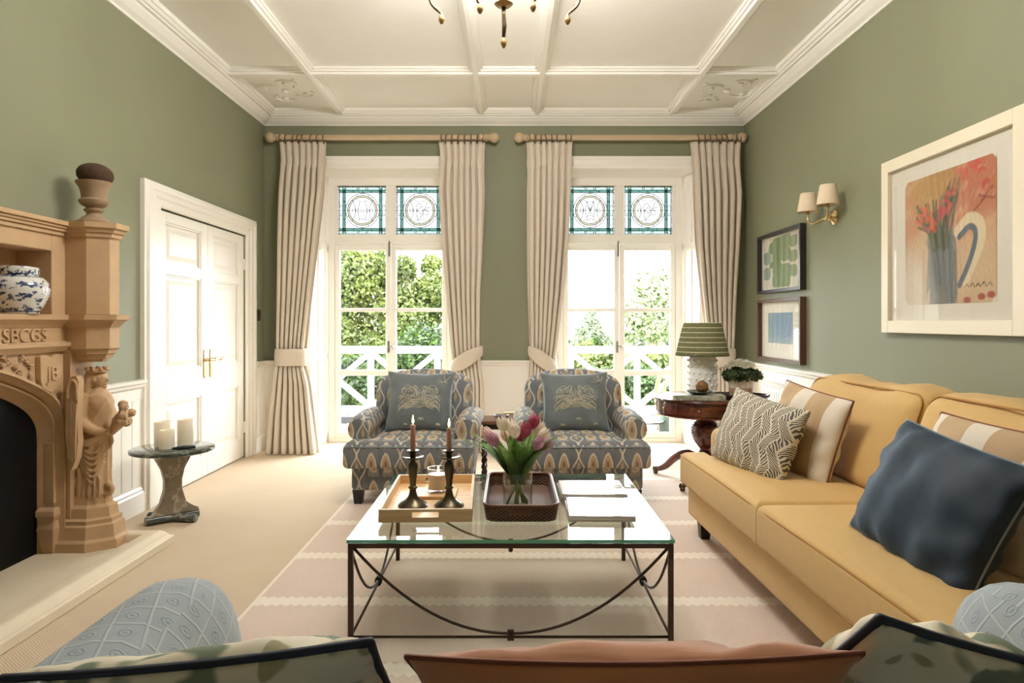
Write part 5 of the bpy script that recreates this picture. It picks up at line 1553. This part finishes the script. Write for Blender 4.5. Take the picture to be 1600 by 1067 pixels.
# magazines and books
def magazine(name, label, x, y, z, w, d, h, rz, mat='cover', img=None):
    t = thing(name, label, 'magazine', (x, y, z), rz, group='magazines on the glass table')
    G().box(-w / 2 + .002, w / 2 - .002, -d / 2 + .002, d / 2 - .002, .001, h - .001).obj('pages', 'paper', t)
    G().box(-w / 2, w / 2, -d / 2, d / 2, h - .001, h).box(-w / 2, w / 2, -d / 2, d / 2, 0, .001).box(-w / 2, -w / 2 + .002, -d / 2, d / 2, 0, h).obj('cover', mat, t)
    if img: img(t, h)
def smear(t, h):
    g = G(); g.prism(smoothpts([(.03, -.06), (.06, -.02), (.04, .03), (.07, .07), (.09, .06), (.07, .02), (.09, -.03), (.06, -.07)], 4), 'z', h, h + .0004); g.obj('cover_print', 'boardwood', t)
magazine('magazine', 'white magazine at the bottom of the near pile', .368, 2.86, TZ, .27, .29, .010, R(-1))
magazine('magazine', 'white glossy magazine with a brown print, top of the near pile', .372, 2.862, TZ + .0105, .268, .285, .012, R(-2), 'cover', smear)
magazine('magazine', 'grey edged magazine at the bottom of the far pile', .375, 3.19, TZ, .30, .27, .012, R(1), 'cover')
magazine('magazine', 'white glossy magazine on top of the far pile', .378, 3.19, TZ + .0125, .295, .265, .012, R(0), 'cover')
gl = thing('reading_glasses', 'wire reading glasses lying on the far magazine pile', 'glasses', (.47, 3.16, TZ + .026), R(25))
for s in (-1, 1):
    G().tube([(s * .03 + .022 * math.cos(q), .017 * math.sin(q), .004) for q in np.linspace(0, 2 * PI, 15)[:-1]], .0016, 5, closed=True).obj('rim', 'steel', gl, smooth=True)
    G().tube([(s * .052, 0, .004), (s * .050, .06, .004), (s * .02, .10, .003)], .0016, 5).obj('temple', 'steel', gl, smooth=True)

# ------------------------------------------------------------------ marble side table by the fireplace
mt = thing('marble_table', 'round green marble side table with hourglass leg by the door', 'table', (-2.12, 4.28, 0))
G().lathe([(0, .440), (.236, .440), (.245, .445), (.245, .460), (.240, .464), (0, .464)], 48).obj('table_top', 'marbletop', mt, smooth=40)
hg = [(-.15, .05), (-.12, .055), (-.075, .12), (-.052, .20), (-.05, .26), (-.066, .33), (-.10, .395), (-.105, .44), (.105, .44), (.10, .395), (.066, .33), (.05, .26), (.052, .20), (.075, .12), (.12, .085), (.15, .07), (.15, .05)]
def slab(ang, th, mat, name):
    g = G(); g.prism(hg, 'y', -th / 2, th / 2); g.xf(Matrix.Rotation(ang, 4, 'Z')); g.obj(name, mat, mt, bevel=.003)
slab(R(42), .05, 'marbleleg', 'hourglass_leg')
for ang_ in (R(-6), R(42)):
    g = G(); g.tube([(-.155, 0, .028), (.155, 0, .028)], .027, 12); g.xf(Matrix.Rotation(ang_, 4, 'Z')); g.obj('foot_bar', 'marblefoot', mt, smooth=50)
def pillar(label, x, y, r, h):
    c = thing('pillar_candle', label, 'candle', (x, y, .465), group='ivory pillar candles on the marble table')
    G().lathe([(0, 0), (r, 0), (r * 1.01, h * .5), (r, h - .004), (r * .94, h), (r * .80, h - .004), (r * .7, h - .012), (0, h - .016)], 28, fn=lambda t, z: 1 + .006 * math.sin(3 * t + 30 * z)).obj('wax', 'wax', c, smooth=50)
    G().tube([(0, 0, h - .016), (.002, 0, h - .004)], .0014, 5).obj('wick', 'wick', c)
pillar('wide ivory pillar candle at the left on the marble table', -2.205, 4.33, .052, .155)
pillar('tall ivory pillar candle at the back of the marble table', -2.075, 4.36, .050, .165)
pillar('short ivory pillar candle in front of the other two', -2.135, 4.24, .045, .115)
kn = thing('knife', 'black handled knife lying on the marble table', 'knife', (-2.04, 4.18, .466), R(28))
G().tube([(-.03, 0, .010), (0, 0, .011), (.06, 0, .012), (.10, 0, .012)], [.007, .011, .012, .010], 10).obj('handle', 'blackplastic', kn, smooth=True)
G().prism([(-.13, -.002), (-.03, -.007), (-.03, .007), (-.09, .004)], 'z', .008, .010).obj('blade', 'steel', kn)

# ------------------------------------------------------------------ mahogany drum table
DX, DY, DZ = 1.525, 5.35, .67
dt = thing('drum_table', 'round polished mahogany drum table with carved pedestal by the window', 'table', (DX, DY, 0))
G().lathe([(0, .645), (.395, .645), (.408, .650), (.412, .658), (.408, .667), (.40, .670), (0, .670)], 64).obj('table_top', 'mahogany', dt, smooth=40)
G().lathe([(0, .53), (.375, .53), (.385, .535), (.385, .545), (.375, .55), (.375, .64), (.385, .645), (0, .645)], 64).obj('drum', 'mahogany', dt, smooth=30)
for k in range(8):
    a0, a1 = 2 * PI * k / 8 + .04, 2 * PI * (k + 1) / 8 - .04
    g = G()
    g.loft([[(r * math.cos(a), r * math.sin(a), z) for r, z in ((.374, .555), (.381, .555), (.381, .636), (.374, .636))] for a in np.linspace(a0, a1, 9)])
    d = g.obj('drawer', 'mahogany', dt, smooth=30)
    am_ = (a0 + a1) / 2
    G().sphere((.390 * math.cos(am_), .390 * math.sin(am_), .595), .009, 8, 6).obj('knob', 'brass', d, smooth=True)
G().lathe([(.06, .20), (.07, .22), (.05, .24), (.042, .26), (.06, .285), (.092, .33), (.106, .38), (.104, .43), (.085, .465), (.06, .485), (.055, .50), (.08, .515), (.10, .53)], 60, fn=lambda t, z: 1 + (.05 * abs(math.sin(11 * t)) if .27 < z < .47 else 0)).obj('pedestal', 'mahogany', dt, smooth=50)
G().lathe([(0, .13), (.09, .13), (.10, .15), (.10, .18), (.075, .20), (0, .205)], 24).obj('collar', 'mahogany', dt, smooth=40)
for k in range(4):
    a = PI / 4 + k * PI / 2 + .12
    pr = smoothpts([(.06, .17), (.16, .205), (.25, .16), (.33, .085), (.385, .055), (.41, .05)], 4)
    g = G(); g.tube([(r * math.cos(a), r * math.sin(a), z) for r, z in pr], np.interp(np.linspace(0, 1, len(pr)), [0, .3, 1], [.035, .034, .020]).tolist(), 10)
    leg = g.obj('leg', 'mahogany', dt, smooth=True)
    G().tube([(.40 * math.cos(a), .40 * math.sin(a), .05), (.44 * math.cos(a), .44 * math.sin(a), .045)], [.022, .024], 10).sphere((.425 * math.cos(a), .425 * math.sin(a), .020), .020, 10, 8).obj('castor', 'bronze', leg, smooth=True)
# lamp
lp = thing('table_lamp', 'white nubbed ceramic lamp with pleated green striped shade', 'lamp', (DX - .005, 5.42, DZ + .001))
g = G(); g.lathe([(0, 0), (.098, 0), (.108, .008), (.108, .29), (.10, .305), (.05, .315), (.02, .32), (.02, .35), (0, .35)], 40)
b_ = g.obj('lamp_base', 'ceramic', lp, smooth=50)
g = G()
for i in range(6):
    for j in range(14):
        a = 2 * PI * (j + .5 * (i % 2)) / 14
        g.sphere((.110 * math.cos(a), .110 * math.sin(a), .035 + .048 * i), (.011, .011, .011), 8, 5)
g.obj('nubs', 'ceramic', b_, smooth=True)['kind'] = 'stuff'
def shade_fn(t, z): return 1 + .012 * math.sin(60 * t)
g = G(); g.lathe([(.205, .312), (.200, .33), (.178, .43), (.155, .525), (.139, .572), (.137, .574)], 240, caps=False, fn=shade_fn)
g.obj('lamp_shade', 'pleatshade', lp, smooth=True, solid=.003)
G().tube([(0, 0, .34), (0, 0, .55)], .006, 6).obj('lamp_rod', 'brass', lp)
# on the table
mb_ = tag(G().box(-.19, .19, -.10, .10, 0, .038).obj('marble_book', 'marblebox', bevel=.004), 'green veined marble book lying under the small dish', 'book')
mb_.location = (DX - .13, 5.10, DZ + .001); mb_.rotation_euler = (0, 0, R(-8))
dsh = tag(G().lathe([(0, 0), (.045, 0), (.075, .010), (.098, .022), (.096, .025), (.07, .014), (0, .008)], 32).obj('ceramic_dish', 'greenglaze', smooth=40), 'shallow dark green dish on the marble book', 'dish')
dsh.location = (DX - .115, 5.11, DZ + .0395)
wbl = thing('woven_ball', 'brown woven twine ball sitting in the green dish', 'ball', (DX - .095, 5.105, DZ + .049))
g = G(); g.sphere((0, 0, .046), .043, 16, 10); g.obj('core', 'woven', wbl, smooth=True)
g = G()
for k in range(9):
    ax_ = Vector((math.cos(k * 1.3) * math.sin(k + .5), math.sin(k * 1.3) * math.sin(k + .5), math.cos(k + .5))).normalized(); u_ = ax_.orthogonal().normalized(); v_ = ax_.cross(u_)
    g.tube([tuple(Vector((0, 0, .046)) + (u_ * math.cos(q) + v_ * math.sin(q)) * .044) for q in np.linspace(0, 2 * PI, 25)[:-1]], .003, 5, closed=True)
g.obj('strands', 'woven', wbl, smooth=True)
otr = thing('oval_tray', 'dark oval wooden tray with end handle under the flower pot', 'tray', (1.745, 5.22, DZ + .001), R(-12))
G().lathe([(0, 0), (.20, 0), (.22, .012), (.226, .030), (.220, .030), (.205, .012), (0, .009)], 48, sx=1.0, sy=.62).obj('dish', 'darkwood', otr, smooth=40)
G().tube(smoothpts([(-.205, -.045, .025), (-.225, -.04, .055), (-.228, 0, .060), (-.225, .04, .055), (-.205, .045, .025)], 5), .006, 8).obj('handle', 'sidewood', otr, smooth=True)
pt_ = thing('flower_pot', 'ribbed cream and blush pot of white chrysanthemums', 'plant', (1.755, 5.21, DZ + .0105))
G().lathe([(0, 0), (.075, 0), (.079, .004), (.092, .10), (.100, .145), (.103, .15), (.103, .158), (.096, .158), (.09, .13), (0, .13)], 72, fn=lambda t, z: 1 + .006 * math.sin(36 * t) * (z < .145)).obj('pot', 'pot', pt_, smooth=50)
leaf_cloud('leaves', [(0, 0, .165, .13, .13, .055), (-.07, -.05, .17, .07, .07, .035), (.08, -.04, .165, .06, .06, .035)], 1500, .026, 'mumleaf', pt_, shell=.9, seed=4)
mum = G()
for k in range(20):
    a = 1.9 * k; r = .021 * math.sqrt(k) * 1.15
    mum.sphere((0, 0, 0), .001, 3, 2) if False else None
    c = Vector((r * math.cos(a), r * math.sin(a), .212 + .050 * (1 - (r / .115) ** 2)))
    gg = G()
    for j in range(34):
        th = j * 2.4; ph = .15 + 1.45 * (j / 34) ** .6
        d = Vector((math.sin(ph) * math.cos(th), math.sin(ph) * math.sin(th), math.cos(ph)))
        s_ = d.cross(Vector((0, 0, 1.01))).normalized() * .0065
        p0 = c + d * .005; p1 = c + d * .034
        gg.add([tuple(p0 - s_ * .5), tuple(p0 + s_ * .5), tuple((p0 + p1) / 2 + s_ + Vector((0, 0, .002))), tuple(p1 + Vector((0, 0, .003))), tuple((p0 + p1) / 2 - s_ + Vector((0, 0, .002)))], [(0, 1, 2, 3, 4)])
    gg.obj('blossom', 'mumflower', pt_, recalc=False)

# ------------------------------------------------------------------ radiator on the right wall
rd = thing('radiator', 'cream column radiator under the dado rail behind the sofa', 'radiator', (XR - .10, 0, 0))
y = 4.55
G().box(-.045, .045, 4.55, 5.92, .66, .70).box(-.045, .045, 4.55, 5.92, .12, .16).obj('header', 'white', rd, bevel=.015)
cm = G().tube([(-.032, 0, .13), (-.032, 0, .71)], .017, 8).tube([(.032, 0, .13), (.032, 0, .71)], .017, 8).tube([(-.032, 0, .71), (0, 0, .728), (.032, 0, .71)], .017, 8).mesh('column', 'white', True)
while y < 5.92:
    o = bpy.data.objects.new('column', cm); o.location = (0, y, 0); COL.objects.link(o); o.parent = rd; y += .047
for yy in (4.7, 5.75): G().box(-.03, .03, yy - .015, yy + .015, 0, .13).obj('foot', 'white', rd)

# ------------------------------------------------------------------ pictures on the right wall
def picture(label, y0, y1, z0, z1, fw, depth, fmat, art, paint, glass=True):
    """faces -X; y1 is the far (left in view) side"""
    cy_, cz = (y0 + y1) / 2, (z0 + z1) / 2
    p = thing('framed_picture', label, 'picture', (XR, cy_, cz), group='framed pictures on the right wall')
    w, h = (y1 - y0) / 2, (z1 - z0) / 2
    g = G()
    for a, b, c, d in ((-w, -w + fw, -h, h), (w - fw, w, -h, h), (-w + fw, w - fw, -h, -h + fw), (-w + fw, w - fw, h - fw, h)): g.box(-depth, 0, a, b, c, d)
    g.obj('frame', fmat, p, bevel=.002, seg=1)
    G().box(-.012, -.002, -w + fw * .5, w - fw * .5, -h + fw * .5, h - fw * .5).obj('mat_board', 'matboard', p)
    ay0, ay1, az0, az1 = art
    nu, nv = 140, 130
    U, V = np.meshgrid(np.linspace(0, 1, nu + 1), np.linspace(0, 1, nv + 1))
    col = paint(U, V)                                           # U from left to right as seen, V upwards
    yy = ay1 + (ay0 - ay1) * U - cy_; zz = az0 + (az1 - az0) * V - cz
    v = np.stack([np.full_like(yy, -.0135), yy, zz], -1).reshape(-1, 3)
    f = [(j * (nu + 1) + i, j * (nu + 1) + i + 1, (j + 1) * (nu + 1) + i + 1, (j + 1) * (nu + 1) + i) for j in range(nv) for i in range(nu)]
    g = G(); g.v = [tuple(q) for q in v]; g.f = f
    o = g.obj('print', 'paint', p, recalc=False)
    at = o.data.color_attributes.new('paint', 'FLOAT_COLOR', 'POINT')
    rgba = np.concatenate([col.reshape(-1, 3), np.ones(((nu + 1) * (nv + 1), 1))], 1).astype(np.float32)
    at.data.foreach_set('color', rgba.ravel())
    if glass: G().box(-.022, -.019, -w + fw * .7, w - fw * .7, -h + fw * .7, h - fw * .7).obj('glazing', 'picglass', p)
    return p
def L3(r, g, b): return np.array(rgb(r, g, b)[:3])
def smoothnoise(U, V, f, seed):
    r = np.random.default_rng(seed); o = np.zeros_like(U)
    for k in range(6):
        a = r.normal(size=2) * f; o += np.sin(a[0] * U * 6.28 + a[1] * V * 6.28 + r.random() * 6.28) / 6
    return o
def over(c, m, col): m = np.clip(m, 0, 1)[..., None]; return c * (1 - m) + np.array(col) * m
def ss(x, a, b): t = np.clip((x - a) / (b - a), 0, 1); return t * t * (3 - 2 * t)
def stroke(U, V, pts, w):
    d = np.full_like(U, 9.0)
    P = smoothpts(pts, 6)
    for (a, b), (c, e) in zip(P, P[1:]):
        L = (c - a) ** 2 + (e - b) ** 2 + 1e-9
        t = np.clip(((U - a) * (c - a) + (V - b) * (e - b)) / L, 0, 1)
        d = np.minimum(d, np.hypot(U - a - t * (c - a), V - b - t * (e - b)))
    return 1 - ss(d, w * .8, w * 1.1)
def paint_flowers(U, V):
    n = smoothnoise(U, V, 2, 1); n2 = smoothnoise(U, V, 7, 2)
    c = np.zeros(U.shape + (3,)) + L3(206, 176, 142)
    c = over(c, ss(V + .12 * n, .45, .62), L3(204, 150, 116)); c = over(c, ss(U + V + .2 * n, 1.15, 1.5) * .75, L3(186, 108, 82))
    c = over(c, ss(.35 - np.hypot(U - .3, V - .95) + .1 * n, 0, .15) * .6, L3(176, 150, 80))
    c = over(c, ss(n2, .1, .4) * .25, L3(230, 200, 160))
    c = over(c, ss(.42 - np.hypot((U - .95) * 1.2, V - .3), 0, .2) * .5, L3(216, 190, 150))
    c = over(c, ss(.30 - U, 0, .2) * ss(.5 - V, 0, .2) * .6, L3(222, 208, 188))
    # jug body, foliage and blooms in loose strokes
    r = random.Random(5)
    vm = ss(.56 - V + .03 * n2, -.01, .04) * ss(.17 - np.abs(U - .45 + .05 * (V - .3)) + .03 * n2, 0, .05)
    c = over(c, vm * .9, L3(120, 126, 124))
    for k in range(30):
        x = r.uniform(.29, .61); g_ = r.random()
        c = over(c, stroke(U, V, [(x, r.uniform(.35, .55)), (x + r.uniform(-.02, .02), .25), (x + r.uniform(-.03, .03), r.uniform(.0, .15))], .006 + .01 * r.random()) * .55, L3(84 + 50 * g_, 94 + 46 * g_, 100 + 40 * g_))
    c = over(c, ss(.36 - U + .1 * n, 0, .12) * ss(.42 - V, 0, .25) * .5, L3(224, 212, 194))
    for k in range(70):
        x = r.uniform(.14, .66); t = r.uniform(.58, .80) + .12 * (abs(x - .55) < .1); g_ = r.random()
        c = over(c, stroke(U, V, [(.36 + .35 * (x - .2), r.uniform(.40, .5)), ((x + .42) / 2 + r.uniform(-.03, .03), .56), (x, t)], .006 + .012 * r.random()) * .75, L3(70 + 40 * g_, 82 + 34 * g_, 66 + 30 * g_))
    for k in range(60):
        x, yv = r.choice([(.26, .66), (.47, .70), (.70, .93), (.84, .97), (.60, .84), (.34, .60), (.93, .80), (.20, .74)]); x += r.gauss(0, .035); yv += r.gauss(0, .03); a = r.uniform(0, 6.28)
        c = over(c, stroke(U, V, [(x - .03 * math.cos(a), yv - .03 * math.sin(a)), (x, yv), (x + .03 * math.cos(a + .5), yv + .03 * math.sin(a + .5))], .008 + .012 * r.random()) * .7, L3(176 + r.random() * 44, 60 + r.random() * 60, 54 + r.random() * 44))
    for a in ([(.62, .55), (.75, .62), (.9, .72)], [(.86, .70), (.96, .78)], [(.84, .74), (.98, .70)]): c = over(c, stroke(U, V, a, .009) * .7, L3(140, 70, 52))
    # handle
    c = over(c, stroke(U, V, [(.62, .52), (.74, .60), (.84, .56), (.86, .45), (.80, .32), (.70, .16)], .042), L3(226, 208, 172))
    c = over(c, stroke(U, V, [(.64, .48), (.74, .54), (.80, .50), (.79, .40), (.72, .25), (.64, .13)], .024), L3(104, 114, 124))
    for k in range(5): c = over(c, stroke(U, V, [(.70 + .055 * k, .115), (.72 + .055 * k, .13 + .01 * (k % 2)), (.74 + .055 * k, .11)], .004), L3(70, 60, 56))
    for x, yv in ((.72, .02), (.86, .04), (.95, .05)): c = over(c, 1 - ss(np.hypot(U - x, (V - yv) * 1.6), .03, .045), L3(168, 84, 74))
    c = c * (1 + .10 * smoothnoise(U * 3, V, 9, 21)[..., None])
    # deckled corners
    return over(c, ss(np.abs(U - .5) + np.abs(V - .5) + .01 * n2, .955, .965), L3(236, 230, 214))
picture('large ivory framed painting of red flowers in a grey jug', 3.04, 4.214, 1.185, 2.225, .072, .04, 'frameivory', (3.249, 4.003, 1.347, 2.06), paint_flowers)
def paint_green(U, V):
    n = smoothnoise(U, V, 3, 8); n2 = smoothnoise(U * 3, V * .4, 3, 9)
    c = np.zeros(U.shape + (3,)) + L3(232, 226, 210)
    def bl(x, y, r, col, s=1.0): nonlocal c; c = over(c, 1 - ss((np.abs((U - x) * s) ** 3 + np.abs(V - y) ** 3) ** (1 / 3) + .015 * n, r * .92, r), col)
    for x, y in ((.10, .62), (.10, .30)): bl(x, y, .13, L3(140, 164, 152))
    for y in (.86, .62, .38, .14): bl(.42, y, .145, L3(126, 150, 108))
    for y in (.88, .64, .30, .12): bl(.66, y, .15, L3(142, 162, 122))
    for y in (.84, .56, .28): bl(.88, y, .12, L3(150, 166, 130))
    bl(.25, .46, .07, L3(128, 150, 110)); bl(.28, .80, .12, L3(132, 154, 114))
    return over(c, ss(n2, .1, .5) * .12, L3(100, 124, 90))
picture('black framed print of rounded green shapes under the wall light', 5.372, 6.315, 1.505, 2.03, .028, .05, 'frameblack', (5.50, 6.24, 1.55, 1.985), paint_green, True)
def paint_blue(U, V):
    n = smoothnoise(U * 2, V * .5, 3, 12); n2 = smoothnoise(U, V, 8, 13)
    c = np.zeros(U.shape + (3,)) + L3(124, 154, 176)
    c = over(c, ss(.35 - U + .1 * n, 0, .3) * .7, L3(130, 160, 150)); c = over(c, ss(n, .1, .5) * .5, L3(96, 132, 168))
    c = over(c, ss(.3 - V + .2 * n2, 0, .2) * .5, L3(164, 182, 190)); c = over(c, ss(n2 - V, .15, .4) * .6, L3(190, 190, 170))
    return c
picture('walnut framed abstract blue print, lower of the two small pictures', 5.372, 6.315, .91, 1.45, .028, .05, 'framebrown', (5.60, 6.13, 1.065, 1.33), paint_blue, True)

# ------------------------------------------------------------------ wall light
sc = thing('wall_sconce', 'brass twin arm wall light with two oatmeal shades', 'wall light', (XR, 4.90, 2.0))
g = G(); g.lathe([(.058, 0), (.058, .008), (.048, .018), (.030, .026), (.024, .045), (0, .05)], 28); g.v = [(-c, a, b) for a, b, c in g.v]
g.obj('wall_plate', 'brass', sc, smooth=50)
for s, y in ((1, .155), (-1, -.165)):
    arm = G().tube(smoothpts([(-.04, 0, 0), (-.08, .03 * s, -.012), (-.115, y * .6, -.030), (-.126, y * .95, -.005), (-.126, y, .05)], 6), .007, 8).obj('arm', 'brass', sc, smooth=True)
    G().lathe([(.006, .045), (.018, .05), (.018, .056), (.011, .06), (.011, .10)], 16, (-.126, y, 0)).obj('candle_cup', 'brass', arm, smooth=50)
    G().lathe([(.074, .062), (.074, .066), (.052, .198), (.050, .20)], 40, (-.126, y, 0), caps=False).obj('lamp_shade', 'shade', sc, smooth=True, solid=.003)

# ------------------------------------------------------------------ chandelier (only its lowest drops are in view)
ch = thing('chandelier', 'antique gilt chandelier with scrolled arms and pear drops', 'chandelier', (-.034, 3.30, 2.571))
G().lathe([(0, 0), (.006, .004), (.013, .02), (.014, .032), (.006, .05), (.004, .056)], 14).obj('drop', 'gilt', ch, smooth=True)
G().tube([(0, 0, .056), (.003, 0, .11), (0, 0, .16), (0, 0, .21)], [.008, .011, .009, .010], 10).obj('finial_stem', 'bronze', ch, smooth=True)
G().lathe([(.010, .20), (.035, .205), (.045, .215), (.03, .235), (.018, .26), (.03, .32), (.02, .40), (.012, .55), (.012, ZC - 2.571)], 20).obj('stem', 'gilt', ch, smooth=50)
for k in range(6):
    a = k * PI / 3 + .25
    pr = smoothpts([(.02, .44), (.12, .40), (.21, .39), (.30, .40), (.34, .44), (.30, .46)], 6)
    g = G(); g.tube([(r * math.cos(a), r * math.sin(a), z) for r, z in pr], .008, 8)
    arm = g.obj('arm', 'bronze', ch, smooth=True)
    cx, cy_ = .30 * math.cos(a), .30 * math.sin(a)
    G().lathe([(.004, .45), (.03, .455), (.034, .465), (.012, .47), (.012, .53), (.008, .532)], 14, (cx, cy_, 0)).obj('candle_tube', 'gilt', arm, smooth=50)
    G().lathe([(.006, .532), (.014, .55), (.012, .57), (.002, .60)], 12, (cx, cy_, 0)).obj('bulb', 'chand_bulb', arm, smooth=True)
    l = bpy.data.lights.new('bulb_light', 'POINT'); l.energy = 26.0; l.color = (1.0, .965, .92); l.shadow_soft_size = .05
    lo = bpy.data.objects.new('bulb_light', l); lo.location = (cx * 1.12, cy_ * 1.12, .53); COL.objects.link(lo); lo.parent = ch
for px, py, dr_ in ((690, 38, .02), (750, 22, -.1), (833, 19, -.1), (887, 39, .02)):
    D = 3.30 + dr_; x0 = wx(px, D) + .034; z0 = wz(py, D) - 2.571
    d = G().lathe([(0, 0), (.007, .003), (.0145, .02), (.014, .03), (.006, .048), (.003, .054)], 14, (x0, dr_, z0)).obj('pear_drop', 'gilt', ch, smooth=True)
    sgn = 1 if x0 > 0 else -1
    big = abs(x0) > .2
    G().tube(smoothpts([(x0, dr_, z0 + .05), (x0 + sgn * .012, dr_, z0 + .062), (x0 + sgn * (.05 if big else .01), dr_, z0 + .10), (x0 + sgn * (.055 if big else 0), dr_, z0 + .16), (x0 * .9, dr_, .30)], 4), [.003, .004, .005, .006, .006, .007, .007, .007] + [.007] * 9, 7).obj('scroll', 'bronze', ch, smooth=True)

# ------------------------------------------------------------------ near sofa seen from behind, with its cushions
ns = thing('near_sofa', 'pale blue sofa with woven diamonds, its arms at the bottom corners', 'sofa', (.15, 0, .001))
def near_arm(xc, w, y1):
    def fn(o):
        x, y, z = o
        return (x, y, z)
    prof = []
    rings = []
    for t in np.linspace(0, 1, 22):
        y = .42 + (y1 - .42) * t
        d = max(0, (t - .80) / .20)
        k = math.sqrt(max(0.0, 1 - d ** 2.4)) if t < 1 else 0.0
        k = max(k, .06)
        ring = []
        for i in range(28):
            a = 2 * PI * i / 28
            ca, sa = math.cos(a), math.sin(a)
            x = w / 2 * math.copysign(abs(ca) ** .75, ca); zz = math.copysign(abs(sa) ** .8, sa)
            z = .42 + (.295 * zz * (.35 + .65 * k) if zz > 0 else .30 * zz)
            ring.append((xc + x * (.15 + .85 * k), y, z))
        rings.append(ring)
    return G().loft(rings).obj('arm', 'damask', ns, smooth=True)
near_arm(-.700 - .15, .265, 1.60); near_arm(1.06 - .15, .26, 1.57)
rbox(1.50, .85, .20, .05, (.02, .95, .33), 10, (0, 0, .02)).obj('seat_cushion', 'damask', ns, smooth=True)
rbox(1.95, .92, .22, .04, (.02, .92, .17), 8).obj('base', 'damask', ns, smooth=True)
rbox(1.80, .20, .50, .07, (.02, .50, .48), 10).obj('backrest', 'damask', ns, smooth=True)
for x in (-.9, .9):
    for y in (.52, 1.30): G().box(x - .03, x + .03, y - .03, y + .03, 0, .07).obj('leg', 'ebony', ns)
def near_cushion(label, corner, side, phi, tau, w, h, mat, pipe, seed, pinch=.06, t=.2, pr=.007):
    """placed by its upper corner; phi turns it in its own plane, tau leans it back on the sofa"""
    x = Vector((1, 0, 0)); z = Vector((0, -math.sin(tau), math.cos(tau)))
    xx = x * math.cos(phi) + z * math.sin(phi); zz = -x * math.sin(phi) + z * math.cos(phi)
    T = Vector(corner) - xx * (w / 2 * side)
    B = T - zz * h
    c = thing('cushion', label, 'cushion', B, rot=Matrix((xx, zz.cross(xx), zz)).transposed().to_euler(), group='cushions on the near sofa')
    make_pillow(c, w, h, t, mat, pinch, seed, 30, pipe, pr, .010)
near_cushion('botanical print cushion with navy piping at the bottom left', (wx(579, .96), .96, wz(1003, .96)), 1, R(11), R(38), .58, .46, 'floral', 'navypipe', 2, .07, .15)
near_cushion('rust velvet cushion at the bottom centre of the view', (wx(634, .93), .93, wz(1026, .93)), -1, R(1.0), R(38), .62, .44, 'rust', 'rustpipe', 5, .12, .14, .004)
near_cushion('botanical print cushion with navy piping at the bottom right', (wx(1375, .93), .93, wz(966, .93)), -1, R(-22), R(38), .50, .46, 'floral', 'navypipe', 7, .07, .14)
